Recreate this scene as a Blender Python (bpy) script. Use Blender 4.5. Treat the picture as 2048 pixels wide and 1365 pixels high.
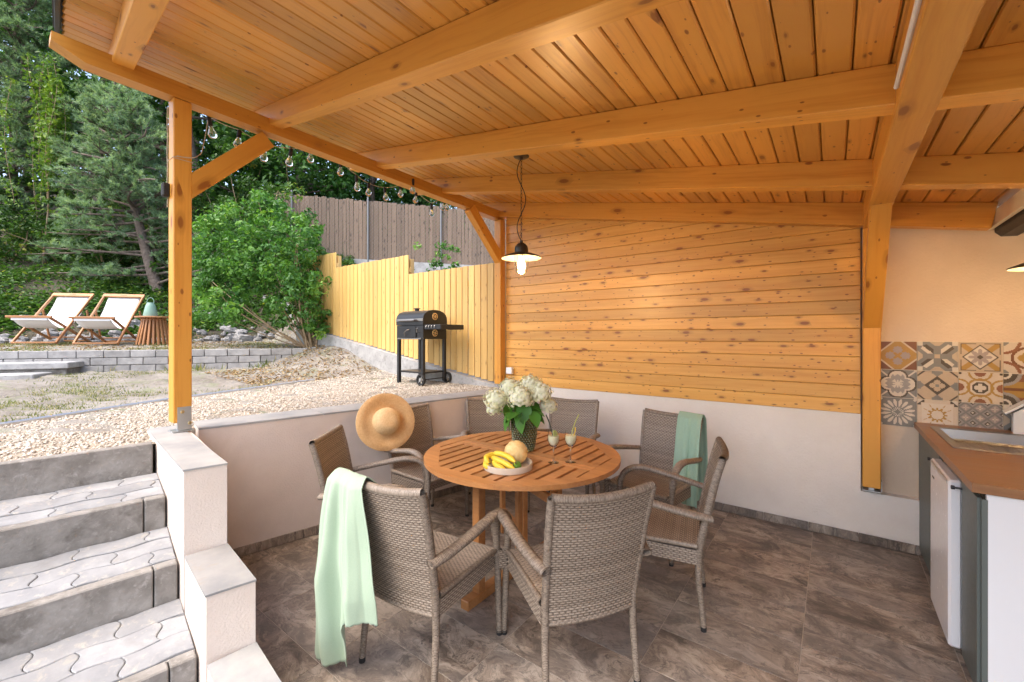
import bpy, math, random
import numpy as np
from mathutils import Vector, Matrix
from math import radians as R, sin, cos, pi

random.seed(7); rng = np.random.default_rng(7)
scene = bpy.context.scene
for o in list(bpy.data.objects): bpy.data.objects.remove(o)

# ------------------------------------------------------------------ camera, world, sun, exposure
cam_d = bpy.data.cameras.new('camera'); cam = bpy.data.objects.new('camera', cam_d)
scene.collection.objects.link(cam); scene.camera = cam
cam.location = (0, 0, 1.5); cam.rotation_euler = (R(90), 0, R(37.1))
cam_d.sensor_width = 36; cam_d.lens = 848 / 2048 * 36
cam_d.shift_y = -10.5 / 2048
cam_d.clip_start = 0.03; cam_d.clip_end = 1500

SUN_EL, SUN_AZ = 60, 262          # azimuth: direction the light comes from, in degrees from +x
world = bpy.data.worlds.new('World'); scene.world = world; world.use_nodes = True
wn = world.node_tree.nodes; wl = world.node_tree.links
sky = wn.new('ShaderNodeTexSky'); sky.sky_type = 'NISHITA'; sky.sun_disc = False
sky.sun_elevation = R(SUN_EL); sky.sun_rotation = R(90 - SUN_AZ)
sky.air_density = 1.0; sky.dust_density = 4.0; sky.ozone_density = 0.6
bg = wn['Background']; bg.inputs['Strength'].default_value = 0.15
wl.new(sky.outputs[0], bg.inputs[0])
sun_d = bpy.data.lights.new('sun', 'SUN'); sun = bpy.data.objects.new('sun', sun_d)
scene.collection.objects.link(sun)
sun_d.energy = .5; sun_d.angle = R(60); sun_d.color = (1, .95, .87)
sdir = Vector((cos(R(SUN_EL)) * cos(R(SUN_AZ)), cos(R(SUN_EL)) * sin(R(SUN_AZ)), sin(R(SUN_EL))))
sun.rotation_euler = (-sdir).to_track_quat('-Z', 'Y').to_euler(); sun.location = sdir * 30
vs = scene.view_settings
vs.view_transform = 'Standard'; vs.look = 'None'; vs.gamma = 1.0; vs.exposure = 1.9
vs.use_curve_mapping = False
scene.render.resolution_x = 1024; scene.render.resolution_y = 682

# ------------------------------------------------------------------ material helpers
MATS = {}
class NT:
    def __init__(s, name):
        s.m = bpy.data.materials.new(name); s.m.use_nodes = True
        s.t = s.m.node_tree; s.n = s.t.nodes; s.l = s.t.links
        s.b = s.n['Principled BSDF']; MATS[name] = s.m
    def node(s, typ, **kw):
        nd = s.n.new(typ)
        for k, v in kw.items():
            if k == 'ins':
                for a, b in v.items():
                    if hasattr(b, 'is_linked'): s.l.new(b, nd.inputs[a])
                    else: nd.inputs[a].default_value = b
            else: setattr(nd, k, v)
        return nd
    def math(s, op, a, b=None, c=None):
        nd = s.n.new('ShaderNodeMath'); nd.operation = op
        for i, v in enumerate((a, b, c)):
            if v is None: continue
            if hasattr(v, 'is_linked'): s.l.new(v, nd.inputs[i])
            else: nd.inputs[i].default_value = v
        return nd.outputs[0]
    def vmath(s, op, a, b=None):
        nd = s.n.new('ShaderNodeVectorMath'); nd.operation = op
        for i, v in enumerate((a, b)):
            if v is None: continue
            if hasattr(v, 'is_linked'): s.l.new(v, nd.inputs[i])
            else: nd.inputs[i].default_value = v
        return nd.outputs[0]
    def coord(s, which='Object', scale=(1, 1, 1), rnd=0.0):
        v = s.node('ShaderNodeTexCoord').outputs[which]
        if rnd:
            oi = s.node('ShaderNodeObjectInfo').outputs['Random']
            w = s.node('ShaderNodeCombineXYZ', ins={0: s.math('MULTIPLY', oi, rnd), 1: s.math('MULTIPLY', oi, rnd * .73), 2: s.math('MULTIPLY', oi, rnd * .31)}).outputs[0]
            v = s.vmath('ADD', v, w)
        return s.vmath('MULTIPLY', v, scale)
    def noise(s, vec, scale=5, detail=4, rough=.55, dist=0.0):
        return s.node('ShaderNodeTexNoise', ins={'Vector': vec, 'Scale': scale, 'Detail': detail, 'Roughness': rough, 'Distortion': dist}).outputs[0]
    def ramp(s, fac, stops):
        nd = s.n.new('ShaderNodeValToRGB'); s.l.new(fac, nd.inputs[0])
        e = nd.color_ramp.elements
        while len(e) < len(stops): e.new(.5)
        for i, (p, c) in enumerate(stops):
            e[i].position = p; e[i].color = (*c, 1) if len(c) == 3 else c
        return nd.outputs[0]
    def mix(s, f, a, b, mode='MIX'):
        nd = s.n.new('ShaderNodeMix'); nd.data_type = 'RGBA'; nd.blend_type = mode
        for k, v in ((0, f), (6, a), (7, b)):
            if hasattr(v, 'is_linked'): s.l.new(v, nd.inputs[k])
            else: nd.inputs[k].default_value = (*v, 1) if isinstance(v, tuple) and len(v) == 3 else v
        return nd.outputs[2]
    def set(s, **kw):
        for k, v in kw.items():
            k = k.replace('_', ' ')
            if hasattr(v, 'is_linked'): s.l.new(v, s.b.inputs[k])
            else: s.b.inputs[k].default_value = (*v, 1) if isinstance(v, tuple) and len(v) == 3 else v
    def bump(s, h, strength=.3, dist=.01):
        nd = s.node('ShaderNodeBump', ins={'Height': h, 'Strength': strength, 'Distance': dist})
        s.l.new(nd.outputs[0], s.b.inputs['Normal'])

def pine(name, light, dark, knot, rough=.38, knots=.5, grain=1.0, ksize=1.0, wear=0.0, coat=0.0):
    t = NT(name)
    v = t.coord('Object', (1, 1, 1), 37.0)
    warp = t.node('ShaderNodeTexNoise', ins={'Vector': t.vmath('MULTIPLY', v, (2.2, 6, 6)), 'Scale': 1.0, 'Detail': 2.0}).outputs['Color']
    v2 = t.vmath('ADD', v, t.vmath('MULTIPLY', t.vmath('SUBTRACT', warp, (.5, .5, .5)), (.0, .05, .05)))
    g1 = t.noise(t.vmath('MULTIPLY', v2, (1.1, 55, 55)), 1.0, 3, .6)
    g2 = t.noise(t.vmath('MULTIPLY', v2, (.6, 14, 14)), 1.0, 2, .5)
    g3 = t.noise(t.vmath('MULTIPLY', v, (4, 90, 90)), 1.0, 2, .5)
    f = t.math('ADD', t.math('MULTIPLY', g1, .5 * grain), t.math('ADD', t.math('MULTIPLY', g2, .5), t.math('MULTIPLY', g3, .15 * grain)))
    base = t.ramp(f, [(.42, dark), (.54, tuple(.5 * (a + b) for a, b in zip(light, dark))), (.68, light)])
    # board to board tone
    oi = t.node('ShaderNodeObjectInfo').outputs['Random']
    tone = t.math('ADD', .80, t.math('MULTIPLY', oi, .32))
    base = t.mix(1.0, base, t.node('ShaderNodeCombineXYZ', ins={0: tone, 1: tone, 2: tone}).outputs[0], 'MULTIPLY')
    # knots: sparse ellipses
    sx_ = t.node('ShaderNodeSeparateXYZ', ins={0: v}).outputs
    v2d = t.node('ShaderNodeCombineXYZ', ins={0: sx_[0], 1: t.math('ADD', sx_[1], sx_[2])}).outputs[0]
    def kn(scl, thr, rad, off, vary=1):
        vo = t.node('ShaderNodeTexVoronoi', feature='F1', ins={'Vector': t.vmath('ADD', t.vmath('MULTIPLY', v2d, scl), (off, off * .7, off * .3)), 'Scale': 1.0, 'Randomness': 1.0}); vo.voronoi_dimensions = '2D'
        sel = t.math('GREATER_THAN', t.node('ShaderNodeSeparateColor', ins={0: vo.outputs['Color']}).outputs[0], thr)
        sc_ = t.node('ShaderNodeSeparateColor', ins={0: vo.outputs['Color']}).outputs
        rv = t.math('MULTIPLY', rad, t.math('ADD', .35, t.math('MULTIPLY', t.math('POWER', sc_[1], 2.2), 1.25)))
        wob = t.math('ADD', vo.outputs['Distance'], t.math('MULTIPLY', t.math('SUBTRACT', g3, .5), .10))
        d = t.math('SUBTRACT', 1.0, t.math('DIVIDE', wob, rv))
        d = t.math('MULTIPLY', t.math('MAXIMUM', d, 0.0), 2.6)
        return t.math('MULTIPLY', t.math('MINIMUM', d, 1.0), sel)
    k1 = kn((5.0, 13.0, 1.0), 1 - knots, .13 * ksize, 0.0)
    k2 = kn((14.0, 30.0, 1.0), 1 - knots * .6, .15 * ksize, 3.7)
    k = t.math('MAXIMUM', k1, k2)
    halo = t.math('MULTIPLY', kn((5.0, 13.0, 1.0), 1 - knots, .26 * ksize, 0.0), .42)
    base = t.mix(t.math('MULTIPLY', halo, 1.0), base, tuple(c * .62 for c in dark))
    base = t.mix(t.math('MULTIPLY', k, .92), base, knot)
    if wear:
        base = t.mix(t.math('MULTIPLY', t.noise(v, 3.0, 3), wear), base, (.35, .32, .28))
    t.set(Base_Color=base, Roughness=t.math('ADD', rough - .06, t.math('MULTIPLY', g2, .14)), Specular_IOR_Level=.5, Coat_Weight=coat, Coat_Roughness=.42, Coat_IOR=1.6)
    t.bump(t.math('ADD', g1, t.math('MULTIPLY', k, -.5)), .12, .003)
    return t.m

def speckle(name, c1, c2, scale=8, rough=.8, bump=.3, bscale=60, bdist=.004, c3=None, rnd=0.0, stain=None, detail=6):
    t = NT(name); v = t.coord('Object', (1, 1, 1), rnd)
    n1 = t.noise(v, scale, detail, .6)
    col = t.ramp(n1, [(.32, c1), (.68, c2)])
    if c3:
        n3 = t.noise(v, scale * 3.1, 4, .7, .4)
        col = t.mix(t.ramp(n3, [(.55, (0, 0, 0)), (.72, (1, 1, 1))]), col, c3)
    if stain:
        n4 = t.noise(t.vmath('ADD', v, (5.3, 1.1, 2.2)), scale * .55, 5, .65, .6)
        col = t.mix(t.ramp(n4, [(.56, (0, 0, 0)), (.74, (.85, .85, .85))]), col, stain)
    if rnd:
        oi = t.node('ShaderNodeObjectInfo').outputs['Random']
        tone = t.math('ADD', .86, t.math('MULTIPLY', oi, .28))
        col = t.mix(1.0, col, t.node('ShaderNodeCombineXYZ', ins={0: tone, 1: tone, 2: tone}).outputs[0], 'MULTIPLY')
    t.set(Base_Color=col, Roughness=rough)
    nb = t.noise(v, bscale, 3, .6)
    t.bump(nb, bump, bdist)
    return t.m

def plain(name, col, rough=.5, metal=0.0, **kw):
    t = NT(name); t.set(Base_Color=col, Roughness=rough, Metallic=metal, **kw)
    n = t.noise(t.coord('Object'), 40, 2)
    t.set(Roughness=t.math('ADD', rough - .05, t.math('MULTIPLY', n, .1)))
    return t.m

def leafmat(name, stops, trans=.35, rough=.45, spec=.35):
    t = NT(name)
    a = t.node('ShaderNodeAttribute', attribute_name='tone').outputs['Fac']
    col = t.ramp(a, stops)
    t.set(Base_Color=col, Roughness=rough, Specular_IOR_Level=spec)
    tr = t.node('ShaderNodeBsdfTranslucent', ins={'Color': t.mix(1.0, col, (1.25, 1.3, .55), 'MULTIPLY')})
    mx = t.node('ShaderNodeMixShader', ins={0: trans, 1: t.b.outputs[0], 2: tr.outputs[0]})
    t.l.new(mx.outputs[0], t.n['Material Output'].inputs[0])
    return t.m

pine('pine_beam', (.69, .325, .052), (.56, .225, .027), (.26, .08, .012), .40, .11, 1.2, 1.4)
pine('pine_ceiling', (.69, .325, .054), (.50, .19, .021), (.25, .075, .011), .36, .20, 1.3, 1.0, 0.0, .35)
pine('pine_wall', (.76, .415, .095), (.64, .30, .050), (.25, .070, .010), .36, .58, 1.0, .95, 0.0, .3)
pine('pine_fence', (.74, .50, .19), (.62, .385, .12), (.34, .19, .06), .5, .30, .7, .6)
pine('teak', (.53, .245, .085), (.40, .165, .052), (.22, .09, .03), .40, .0, .9)
pine('lounger_wood', (.50, .24, .10), (.36, .15, .055), (.2, .08, .03), .5, .0, .9)
pine('old_plank', (.20, .138, .095), (.066, .044, .030), (.05, .035, .025), .9, .35, 1.7, 1.2, .10)
pine('counter_wood', (.36, .165, .062), (.27, .115, .04), (.15, .06, .02), .32, .0, 1.0)
pine('maple', (.76, .66, .53), (.66, .55, .42), (.4, .3, .2), .5, .0, .6)

speckle('plaster_pink', (.66, .565, .495), (.74, .645, .57), 2.2, .92, .65, 120, .0045, (.70, .605, .53), 0.0, (.62, .53, .465))
speckle('plaster_white', (.78, .725, .66), (.85, .80, .74), 2.2, .9, .7, 75, .007, (.81, .76, .69), 0.0, (.75, .70, .63))
speckle('plaster_lamp_tint', (.66, .53, .40), (.74, .61, .475), 2.2, .9, .6, 75, .006)  # warm, dim lamp light on the kitchen wall put into the plaster colour
speckle('concrete', (.28, .28, .275), (.42, .415, .41), 6, .9, .35, 60, .004, (.22, .215, .21), 0.0, (.20, .19, .175))
speckle('concrete_riser', (.165, .152, .135), (.285, .27, .248), 11, .92, .6, 55, .005, (.31, .295, .275), 11, (.075, .062, .05))
speckle('paver', (.215, .22, .23), (.31, .315, .32), 8, .88, .35, 80, .003, (.36, .345, .31), 23, (.22, .215, .21))
speckle('coping', (.255, .26, .265), (.385, .375, .36), 5, .6, .12, 40, .003, (.35, .325, .295), 9)
speckle('block', (.25, .245, .24), (.39, .38, .37), 7, .95, .5, 60, .006, (.26, .25, .24), 17, (.20, .19, .17))
speckle('joint', (.30, .29, .27), (.42, .40, .37), 12, .95, .4, 60, .004)
speckle('rock', (.19, .185, .18), (.36, .35, .345), 4, .9, .6, 18, .02, (.22, .21, .20), 13)
speckle('bark', (.10, .075, .06), (.21, .165, .14), 9, .95, .9, 26, .03, (.06, .045, .035))
speckle('stem_wood', (.22, .15, .085), (.36, .27, .17), 12, .9, .4, 40, .01)
t = NT('glass_bead'); n = t.noise(t.coord('Object'), 50, 2)
t.set(Base_Color=t.ramp(n, [(.3, (.10, .125, .06)), (.7, (.17, .19, .10))]), Roughness=.10, Metallic=.25, Coat_Weight=1.0, Coat_Roughness=.05)
plain('steel', (.36, .345, .33), .34, 1.0)
plain('galvanised', (.55, .57, .58), .42, .85)
plain('zinc_dull', (.22, .225, .23), .6, .5)
plain('brass_bolt', (.55, .45, .25), .35, .9)
plain('black_metal', (.018, .019, .022), .38)
plain('black_rubber', (.015, .015, .015), .7)
plain('dark_metal', (.035, .03, .026), .45, .3)
plain('white_enamel', (.80, .81, .83), .25)
plain('white_plastic', (.78, .78, .78), .4)
plain('white_board', (.76, .77, .79), .45)
plain('cabinet_green', (.105, .125, .115), .45)
plain('cream_enamel', (.80, .74, .58), .4)
plain('bronze_enamel', (.045, .04, .028), .4, .3)
plain('orange_vent', (.75, .50, .22), .45)
plain('mint_metal', (.20, .33, .27), .5)
plain('cord_black', (.012, .012, .012), .6)
plain('cord_white', (.72, .72, .70), .6)
plain('cable_clear', (.55, .48, .36), .5)
plain('dark_void', (.012, .009, .007), .9)
plain('grout', (.42, .37, .31), .9)
plain('straw_dark', (.025, .035, .022), .4)
plain('straw_green', (.42, .42, .10), .4)
plain('banana', (.80, .56, .045), .45)
plain('banana_tip', (.12, .10, .03), .7)
plain('lime', (.12, .26, .025), .35)
plain('lime_flesh', (.50, .62, .18), .35)

t = NT('tile_floor')                                   # stone-look porcelain, streaks along x
v = t.coord('Object', (1, 1, 1), 61.0)
wv = t.node('ShaderNodeTexNoise', ins={'Vector': t.vmath('MULTIPLY', v, (2.0, 4.0, 1)), 'Scale': 1.4, 'Detail': 5.0}).outputs['Color']
vv = t.vmath('ADD', v, t.vmath('MULTIPLY', t.vmath('SUBTRACT', wv, (.5, .5, .5)), (.30, .26, 0)))
n1 = t.noise(t.vmath('MULTIPLY', vv, (3.4, 5.2, 1)), 1.0, 12, .76, .6)
n2 = t.noise(t.vmath('MULTIPLY', vv, (10.0, 17.0, 1)), 1.0, 10, .80, .8)
n3 = t.noise(t.vmath('MULTIPLY', vv, (1.1, 1.9, 1)), 1.0, 3, .5)
c = t.ramp(n1, [(.39, (.085, .064, .05)), (.465, (.20, .155, .12)), (.53, (.34, .275, .215)), (.60, (.50, .42, .34))])
c = t.mix(t.ramp(n2, [(.545, (0, 0, 0)), (.60, (.85, .85, .85))]), c, (.055, .045, .037))
c = t.mix(t.ramp(n2, [(.30, (.55, .55, .55)), (.40, (0, 0, 0))]), c, (.44, .365, .285))
c = t.mix(t.ramp(n3, [(.40, (0, 0, 0)), (.62, (.5, .5, .5))]), c, (.29, .27, .255))
n4 = t.noise(t.vmath('ADD', t.vmath('MULTIPLY', vv, (4.0, 7.5, 1)), (3.1, 7.7, 0)), 1.0, 9, .68, .7)
c = t.mix(t.ramp(t.math('ABSOLUTE', t.math('SUBTRACT', n4, .5)), [(.0, (.6, .6, .6)), (.018, (0, 0, 0))]), c, (.075, .06, .05))
c = t.mix(t.ramp(t.noise(t.vmath('MULTIPLY', vv, (60, 80, 1)), 1.0, 3, .6), [(.68, (0, 0, 0)), (.74, (.7, .7, .7))]), c, (.55, .48, .40))
c = t.mix(t.math('MULTIPLY', t.node('ShaderNodeObjectInfo').outputs['Random'], .22), c, (.14, .115, .09))
t.set(Base_Color=c, Roughness=t.math('ADD', .30, t.math('MULTIPLY', n1, .25)), Specular_IOR_Level=.5)
t.bump(n2, .08, .002)

t = NT('wicker')
a = t.node('ShaderNodeAttribute', attribute_name='tone').outputs['Fac']
v = t.coord('Object')
n = t.noise(v, 160, 2)
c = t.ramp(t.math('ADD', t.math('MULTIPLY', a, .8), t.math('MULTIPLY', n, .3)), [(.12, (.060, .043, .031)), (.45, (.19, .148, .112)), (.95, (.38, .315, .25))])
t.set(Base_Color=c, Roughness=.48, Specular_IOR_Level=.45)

t = NT('straw')
v = t.coord('Object')
n = t.noise(v, 90, 3); n2 = t.noise(v, 6, 2)
t.set(Base_Color=t.ramp(t.math('ADD', t.math('MULTIPLY', n, .6), t.math('MULTIPLY', n2, .4)), [(.3, (.60, .36, .15)), (.7, (.80, .57, .30))]), Roughness=.7)

t = NT('mint_cloth')
v = t.coord('Object')
n = t.noise(t.vmath('MULTIPLY', v, (1, 1, 1)), 420, 2)
t.set(Base_Color=t.ramp(n, [(.3, (.325, .43, .31)), (.7, (.38, .485, .36))]), Roughness=.95, Sheen_Weight=.15)
t.bump(n, .2, .001)
t = NT('sage_cloth')
n = t.noise(t.coord('Object'), 420, 2)
t.set(Base_Color=t.ramp(n, [(.3, (.29, .44, .33)), (.7, (.34, .50, .38))]), Roughness=.95); t.bump(n, .2, .001)
t = NT('white_cloth')
n = t.noise(t.coord('Object'), 300, 2)
t.set(Base_Color=t.ramp(n, [(.3, (.76, .77, .79)), (.7, (.82, .83, .85))]), Roughness=.9); t.bump(n, .15, .001)

def glass(name, col, rough=.02, ior=1.45, alpha_mix=0.0):
    t = NT(name); t.set(Base_Color=col, Roughness=rough, IOR=ior, Transmission_Weight=1.0)
    n = t.noise(t.coord('Object'), 30, 2); t.bump(n, .02, .001)
    return t.m
glass('glass_clear', (.98, .98, .98)); glass('glass_green', (.50, .56, .34), .03)
glass('glass_bulb', (.97, .96, .92))
t = NT('drink'); t.set(Roughness=.2)
t.set(Base_Color=t.ramp(t.noise(t.coord('Object'), 12, 2), [(.3, (.92, .92, .68)), (.7, (.95, .88, .50))]))

t = NT('lamp_glow'); n = t.noise(t.coord('Object'), 3, 1)
t.set(Base_Color=(1, .9, .7), Emission_Color=t.ramp(n, [(.3, (1, .80, .45)), (.7, (1, .84, .52))]), Emission_Strength=14.0)
t = NT('filament'); n = t.noise(t.coord('Object'), 3, 1)
t.set(Base_Color=t.ramp(n, [(.3, (.5, .35, .15)), (.7, (.6, .42, .2))]), Roughness=.5)

t = NT('melon'); v = t.coord('Object')
n = t.noise(v, 45, 4, .7); t.set(Base_Color=t.ramp(n, [(.35, (.72, .46, .16)), (.62, (.82, .60, .27))]), Roughness=.75); t.bump(n, .3, .003)

t = NT('gravel'); a = t.node('ShaderNodeAttribute', attribute_name='tone').outputs['Fac']
t.set(Base_Color=t.ramp(a, [(0, (.15, .125, .10)), (.3, (.32, .275, .22)), (.6, (.46, .41, .34)), (1, (.62, .575, .51))]), Roughness=.85)

# ground: dry soil, thin grass, sandy patches
t = NT('soil'); v = t.coord('Object')
n1 = t.noise(v, .9, 6, .65, .3); n2 = t.noise(v, 7, 6, .7); n3 = t.noise(v, 40, 4, .7); n4 = t.noise(t.vmath('ADD', v, (9, 4, 0)), 2.6, 5, .7, .4)
c = t.ramp(t.math('ADD', t.math('MULTIPLY', n2, .6), t.math('MULTIPLY', n3, .4)), [(.36, (.105, .09, .073)), (.5, (.185, .162, .135)), (.64, (.285, .255, .22))])
c = t.mix(t.ramp(n1, [(.42, (0, 0, 0)), (.64, (.8, .8, .8))]), c, (.30, .28, .25))
c = t.mix(t.ramp(n4, [(.52, (0, 0, 0)), (.66, (.7, .7, .7))]), c, (.16, .18, .085))
t.set(Base_Color=c, Roughness=.95); t.bump(t.math('ADD', n2, t.math('MULTIPLY', n3, .5)), .6, .03)
speckle('sand', (.24, .20, .15), (.36, .30, .23), 20, .95, .5, 90, .01)
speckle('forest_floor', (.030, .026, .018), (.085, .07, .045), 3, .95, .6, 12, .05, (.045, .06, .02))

leafmat('leaf_bush', [(0, (.030, .10, .020)), (.5, (.075, .20, .036)), (.85, (.145, .31, .055)), (1, (.24, .40, .08))])
leafmat('leaf_forest', [(0, (.022, .068, .016)), (.5, (.052, .145, .030)), (.85, (.10, .23, .046)), (1, (.17, .31, .06))])
leafmat('leaf_vine', [(0, (.06, .14, .02)), (.6, (.13, .24, .03)), (1, (.24, .34, .05))])
leafmat('needle', [(0, (.07, .125, .07)), (.5, (.205, .325, .20)), (1, (.38, .50, .31))], .35, .55, .3)
leafmat('leaf_cover', [(0, (.022, .062, .014)), (.5, (.055, .13, .028)), (.9, (.11, .22, .04)), (1, (.28, .30, .06))])
leafmat('grass', [(0, (.07, .11, .03)), (.45, (.15, .19, .06)), (.8, (.32, .29, .14)), (1, (.46, .40, .24))], .3, .7, .2)
leafmat('litter', [(0, (.12, .07, .03)), (.5, (.27, .17, .08)), (1, (.50, .40, .22))], .1, .8, .2)
leafmat('petal', [(0, (.74, .76, .50)), (.35, (.86, .85, .68)), (1, (.90, .89, .80))], .2, .7, .2)
plain('petal_core', (.80, .80, .60), .8)
leafmat('leaf_hydrangea', [(0, (.045, .15, .018)), (.6, (.08, .24, .03)), (1, (.14, .33, .06))], .25, .4, .4)
# ------------------------------------------------------------------ mesh helpers
COL = scene.collection
ROOTM = {}
class MB:
    def __init__(s): s.v = []; s.f = []; s.a = None
    def add(s, vs, fs):
        o = len(s.v); s.v.extend([tuple(p) for p in vs]); s.f.extend([tuple(i + o for i in f) for f in fs]); return s
    def box(s, c, size, rot=None, bev=0.0):
        hx, hy, hz = (d / 2 for d in size); b = min(bev, hx * .9, hy * .9, hz * .9)
        c = Vector(c)
        if b <= 0:
            P = [Vector((x, y, z)) for x in (-hx, hx) for y in (-hy, hy) for z in (-hz, hz)]
            F = [(0, 1, 3, 2), (4, 6, 7, 5), (0, 4, 5, 1), (2, 3, 7, 6), (0, 2, 6, 4), (1, 5, 7, 3)]
        else:
            P = []; idx = {}
            for sx in (-1, 1):
                for sy in (-1, 1):
                    for sz in (-1, 1):
                        for ax in range(3):
                            q = [sx * (hx - b), sy * (hy - b), sz * (hz - b)]
                            q[ax] = (sx, sy, sz)[ax] * (hx, hy, hz)[ax]
                            idx[(sx, sy, sz, ax)] = len(P); P.append(Vector(q))
            I = lambda x, y, z, a: idx[(x, y, z, a)]
            F = []
            for sg in (-1, 1):
                for ax in range(3):
                    o = [(-1, -1), (1, -1), (1, 1), (-1, 1)]
                    q = []
                    for p0, p1 in o:
                        k = [p0, p1]; k.insert(ax, sg); q.append(I(*k, ax))
                    flip = (sg < 0) != (ax == 1)
                    F.append(tuple(reversed(q)) if flip else tuple(q))
            for ax in range(3):
                a1, a2 = [a for a in range(3) if a != ax]
                for s1 in (-1, 1):
                    for s2 in (-1, 1):
                        k = [0, 0, 0]; k[a1] = s1; k[a2] = s2
                        k0 = list(k); k0[ax] = -1; k1 = list(k); k1[ax] = 1
                        q = (I(*k0, a1), I(*k1, a1), I(*k1, a2), I(*k0, a2))
                        n = (P[q[1]] - P[q[0]]).cross(P[q[3]] - P[q[0]])
                        F.append(q if n.dot(Vector(k)) > 0 else tuple(reversed(q)))
            for sx in (-1, 1):
                for sy in (-1, 1):
                    for sz in (-1, 1):
                        q = tuple(I(sx, sy, sz, a) for a in range(3))
                        n = (P[q[1]] - P[q[0]]).cross(P[q[2]] - P[q[0]])
                        F.append(q if n.dot(Vector((sx, sy, sz))) > 0 else tuple(reversed(q)))
        if rot is not None: P = [rot @ p for p in P]
        return s.add([c + p for p in P], F)
    def tube(s, pts, rad, seg=8, caps=True, flat=None):
        pts = [Vector(p) for p in pts]; n = len(pts)
        if not hasattr(rad, '__len__'): rad = [rad] * n
        tang = []
        for i in range(n):
            d = pts[min(i + 1, n - 1)] - pts[max(i - 1, 0)]
            tang.append(d.normalized() if d.length > 1e-9 else Vector((0, 0, 1)))
        up = Vector((0, 0, 1)) if abs(tang[0].z) < .9 else Vector((1, 0, 0))
        nrm = (up - tang[0] * up.dot(tang[0])).normalized(); V = []; F = []
        for i in range(n):
            nrm = (nrm - tang[i] * nrm.dot(tang[i])); nrm = nrm.normalized() if nrm.length > 1e-6 else tang[i].orthogonal().normalized()
            bi = tang[i].cross(nrm); k = flat[i] if flat else 1.0
            for j in range(seg):
                a = 2 * pi * j / seg
                V.append(pts[i] + nrm * (cos(a) * rad[i]) + bi * (sin(a) * rad[i] * k))
        for i in range(n - 1):
            for j in range(seg):
                j2 = (j + 1) % seg
                F.append((i * seg + j, i * seg + j2, (i + 1) * seg + j2, (i + 1) * seg + j))
        if caps: F.append(tuple(reversed(range(seg)))); F.append(tuple((n - 1) * seg + j for j in range(seg)))
        return s.add(V, F)
    def lathe(s, prof, seg=24, c=(0, 0, 0), rot=None, cap=True):
        V = []; F = []; c = Vector(c); n = len(prof)
        for r, z in prof:
            for j in range(seg):
                a = 2 * pi * j / seg; p = Vector((r * cos(a), r * sin(a), z)); V.append(c + (rot @ p if rot is not None else p))
        for i in range(n - 1):
            for j in range(seg):
                j2 = (j + 1) % seg; F.append((i * seg + j, i * seg + j2, (i + 1) * seg + j2, (i + 1) * seg + j))
        if cap: F.append(tuple(reversed(range(seg)))); F.append(tuple((n - 1) * seg + j for j in range(seg)))
        return s.add(V, F)
    def prism(s, poly, z0, z1, M=None):
        n = len(poly); V = [Vector((x, y, z0)) for x, y in poly] + [Vector((x, y, z1)) for x, y in poly]
        if M is not None: V = [M @ p for p in V]
        F = [tuple(reversed(range(n))), tuple(range(n, 2 * n))] + [(i, (i + 1) % n, n + (i + 1) % n, n + i) for i in range(n)]
        return s.add(V, F)
    def mesh(s, name, smooth=None):
        me = bpy.data.meshes.new(name); me.from_pydata(s.v, [], s.f); me.update()
        if smooth is not None:
            me.shade_smooth() if hasattr(me, 'shade_smooth') else None
            me.set_sharp_from_angle(angle=R(smooth))
        return me

def npmesh(name, V, F, tone=None, smooth=False):
    """V (n,3), F (m,k) arrays -> mesh, optional per-face float attribute 'tone'"""
    V = np.ascontiguousarray(V, dtype=np.float32).reshape(-1, 3); F = np.ascontiguousarray(F, dtype=np.int32); m, k = F.shape
    me = bpy.data.meshes.new(name); me.vertices.add(len(V)); me.vertices.foreach_set('co', V.ravel())
    me.loops.add(m * k); me.loops.foreach_set('vertex_index', F.ravel())
    me.polygons.add(m); me.polygons.foreach_set('loop_start', np.arange(0, m * k, k, dtype=np.int32))
    if smooth: me.polygons.foreach_set('use_smooth', np.ones(m, dtype=bool))
    if tone is not None:
        a = me.attributes.new('tone', 'FLOAT', 'FACE'); a.data.foreach_set('value', np.asarray(tone, dtype=np.float32))
    me.update(calc_edges=True); me.validate()
    return me

def fixn(me):
    import bmesh
    bm = bmesh.new(); bm.from_mesh(me); bmesh.ops.recalc_face_normals(bm, faces=bm.faces); bm.to_mesh(me); bm.free(); return me

def obj(name, me, mat, parent=None, M=None, local=False):
    """one mesh object. M is a world matrix (or a matrix local to the parent when local)"""
    if isinstance(me, MB): me = me.mesh(name)
    if mat and not len(me.materials): me.materials.append(MATS[mat])
    o = bpy.data.objects.new(name, me); COL.objects.link(o)
    M = M if M is not None else Matrix.Identity(4)
    if parent is not None:
        o.parent = parent
        if not local: M = ROOTM[parent.name].inverted() @ M
    o.matrix_basis = M
    ROOTM[o.name] = (ROOTM[parent.name] @ M) if parent is not None else M.copy()
    return o
def tag(o, label=None, cat=None, group=None, kind=None):
    if label: o['label'] = label
    if cat: o['category'] = cat
    if group: o['group'] = group
    if kind: o['kind'] = kind
    return o
def thing(name, label, cat, loc=(0, 0, 0), rz=0.0, group=None):
    o = bpy.data.objects.new(name, None); COL.objects.link(o); o.empty_display_size = .1
    o.matrix_basis = Matrix.Translation(loc) @ Matrix.Rotation(rz, 4, 'Z'); ROOTM[o.name] = o.matrix_basis.copy()
    return tag(o, label, cat, group)
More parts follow.
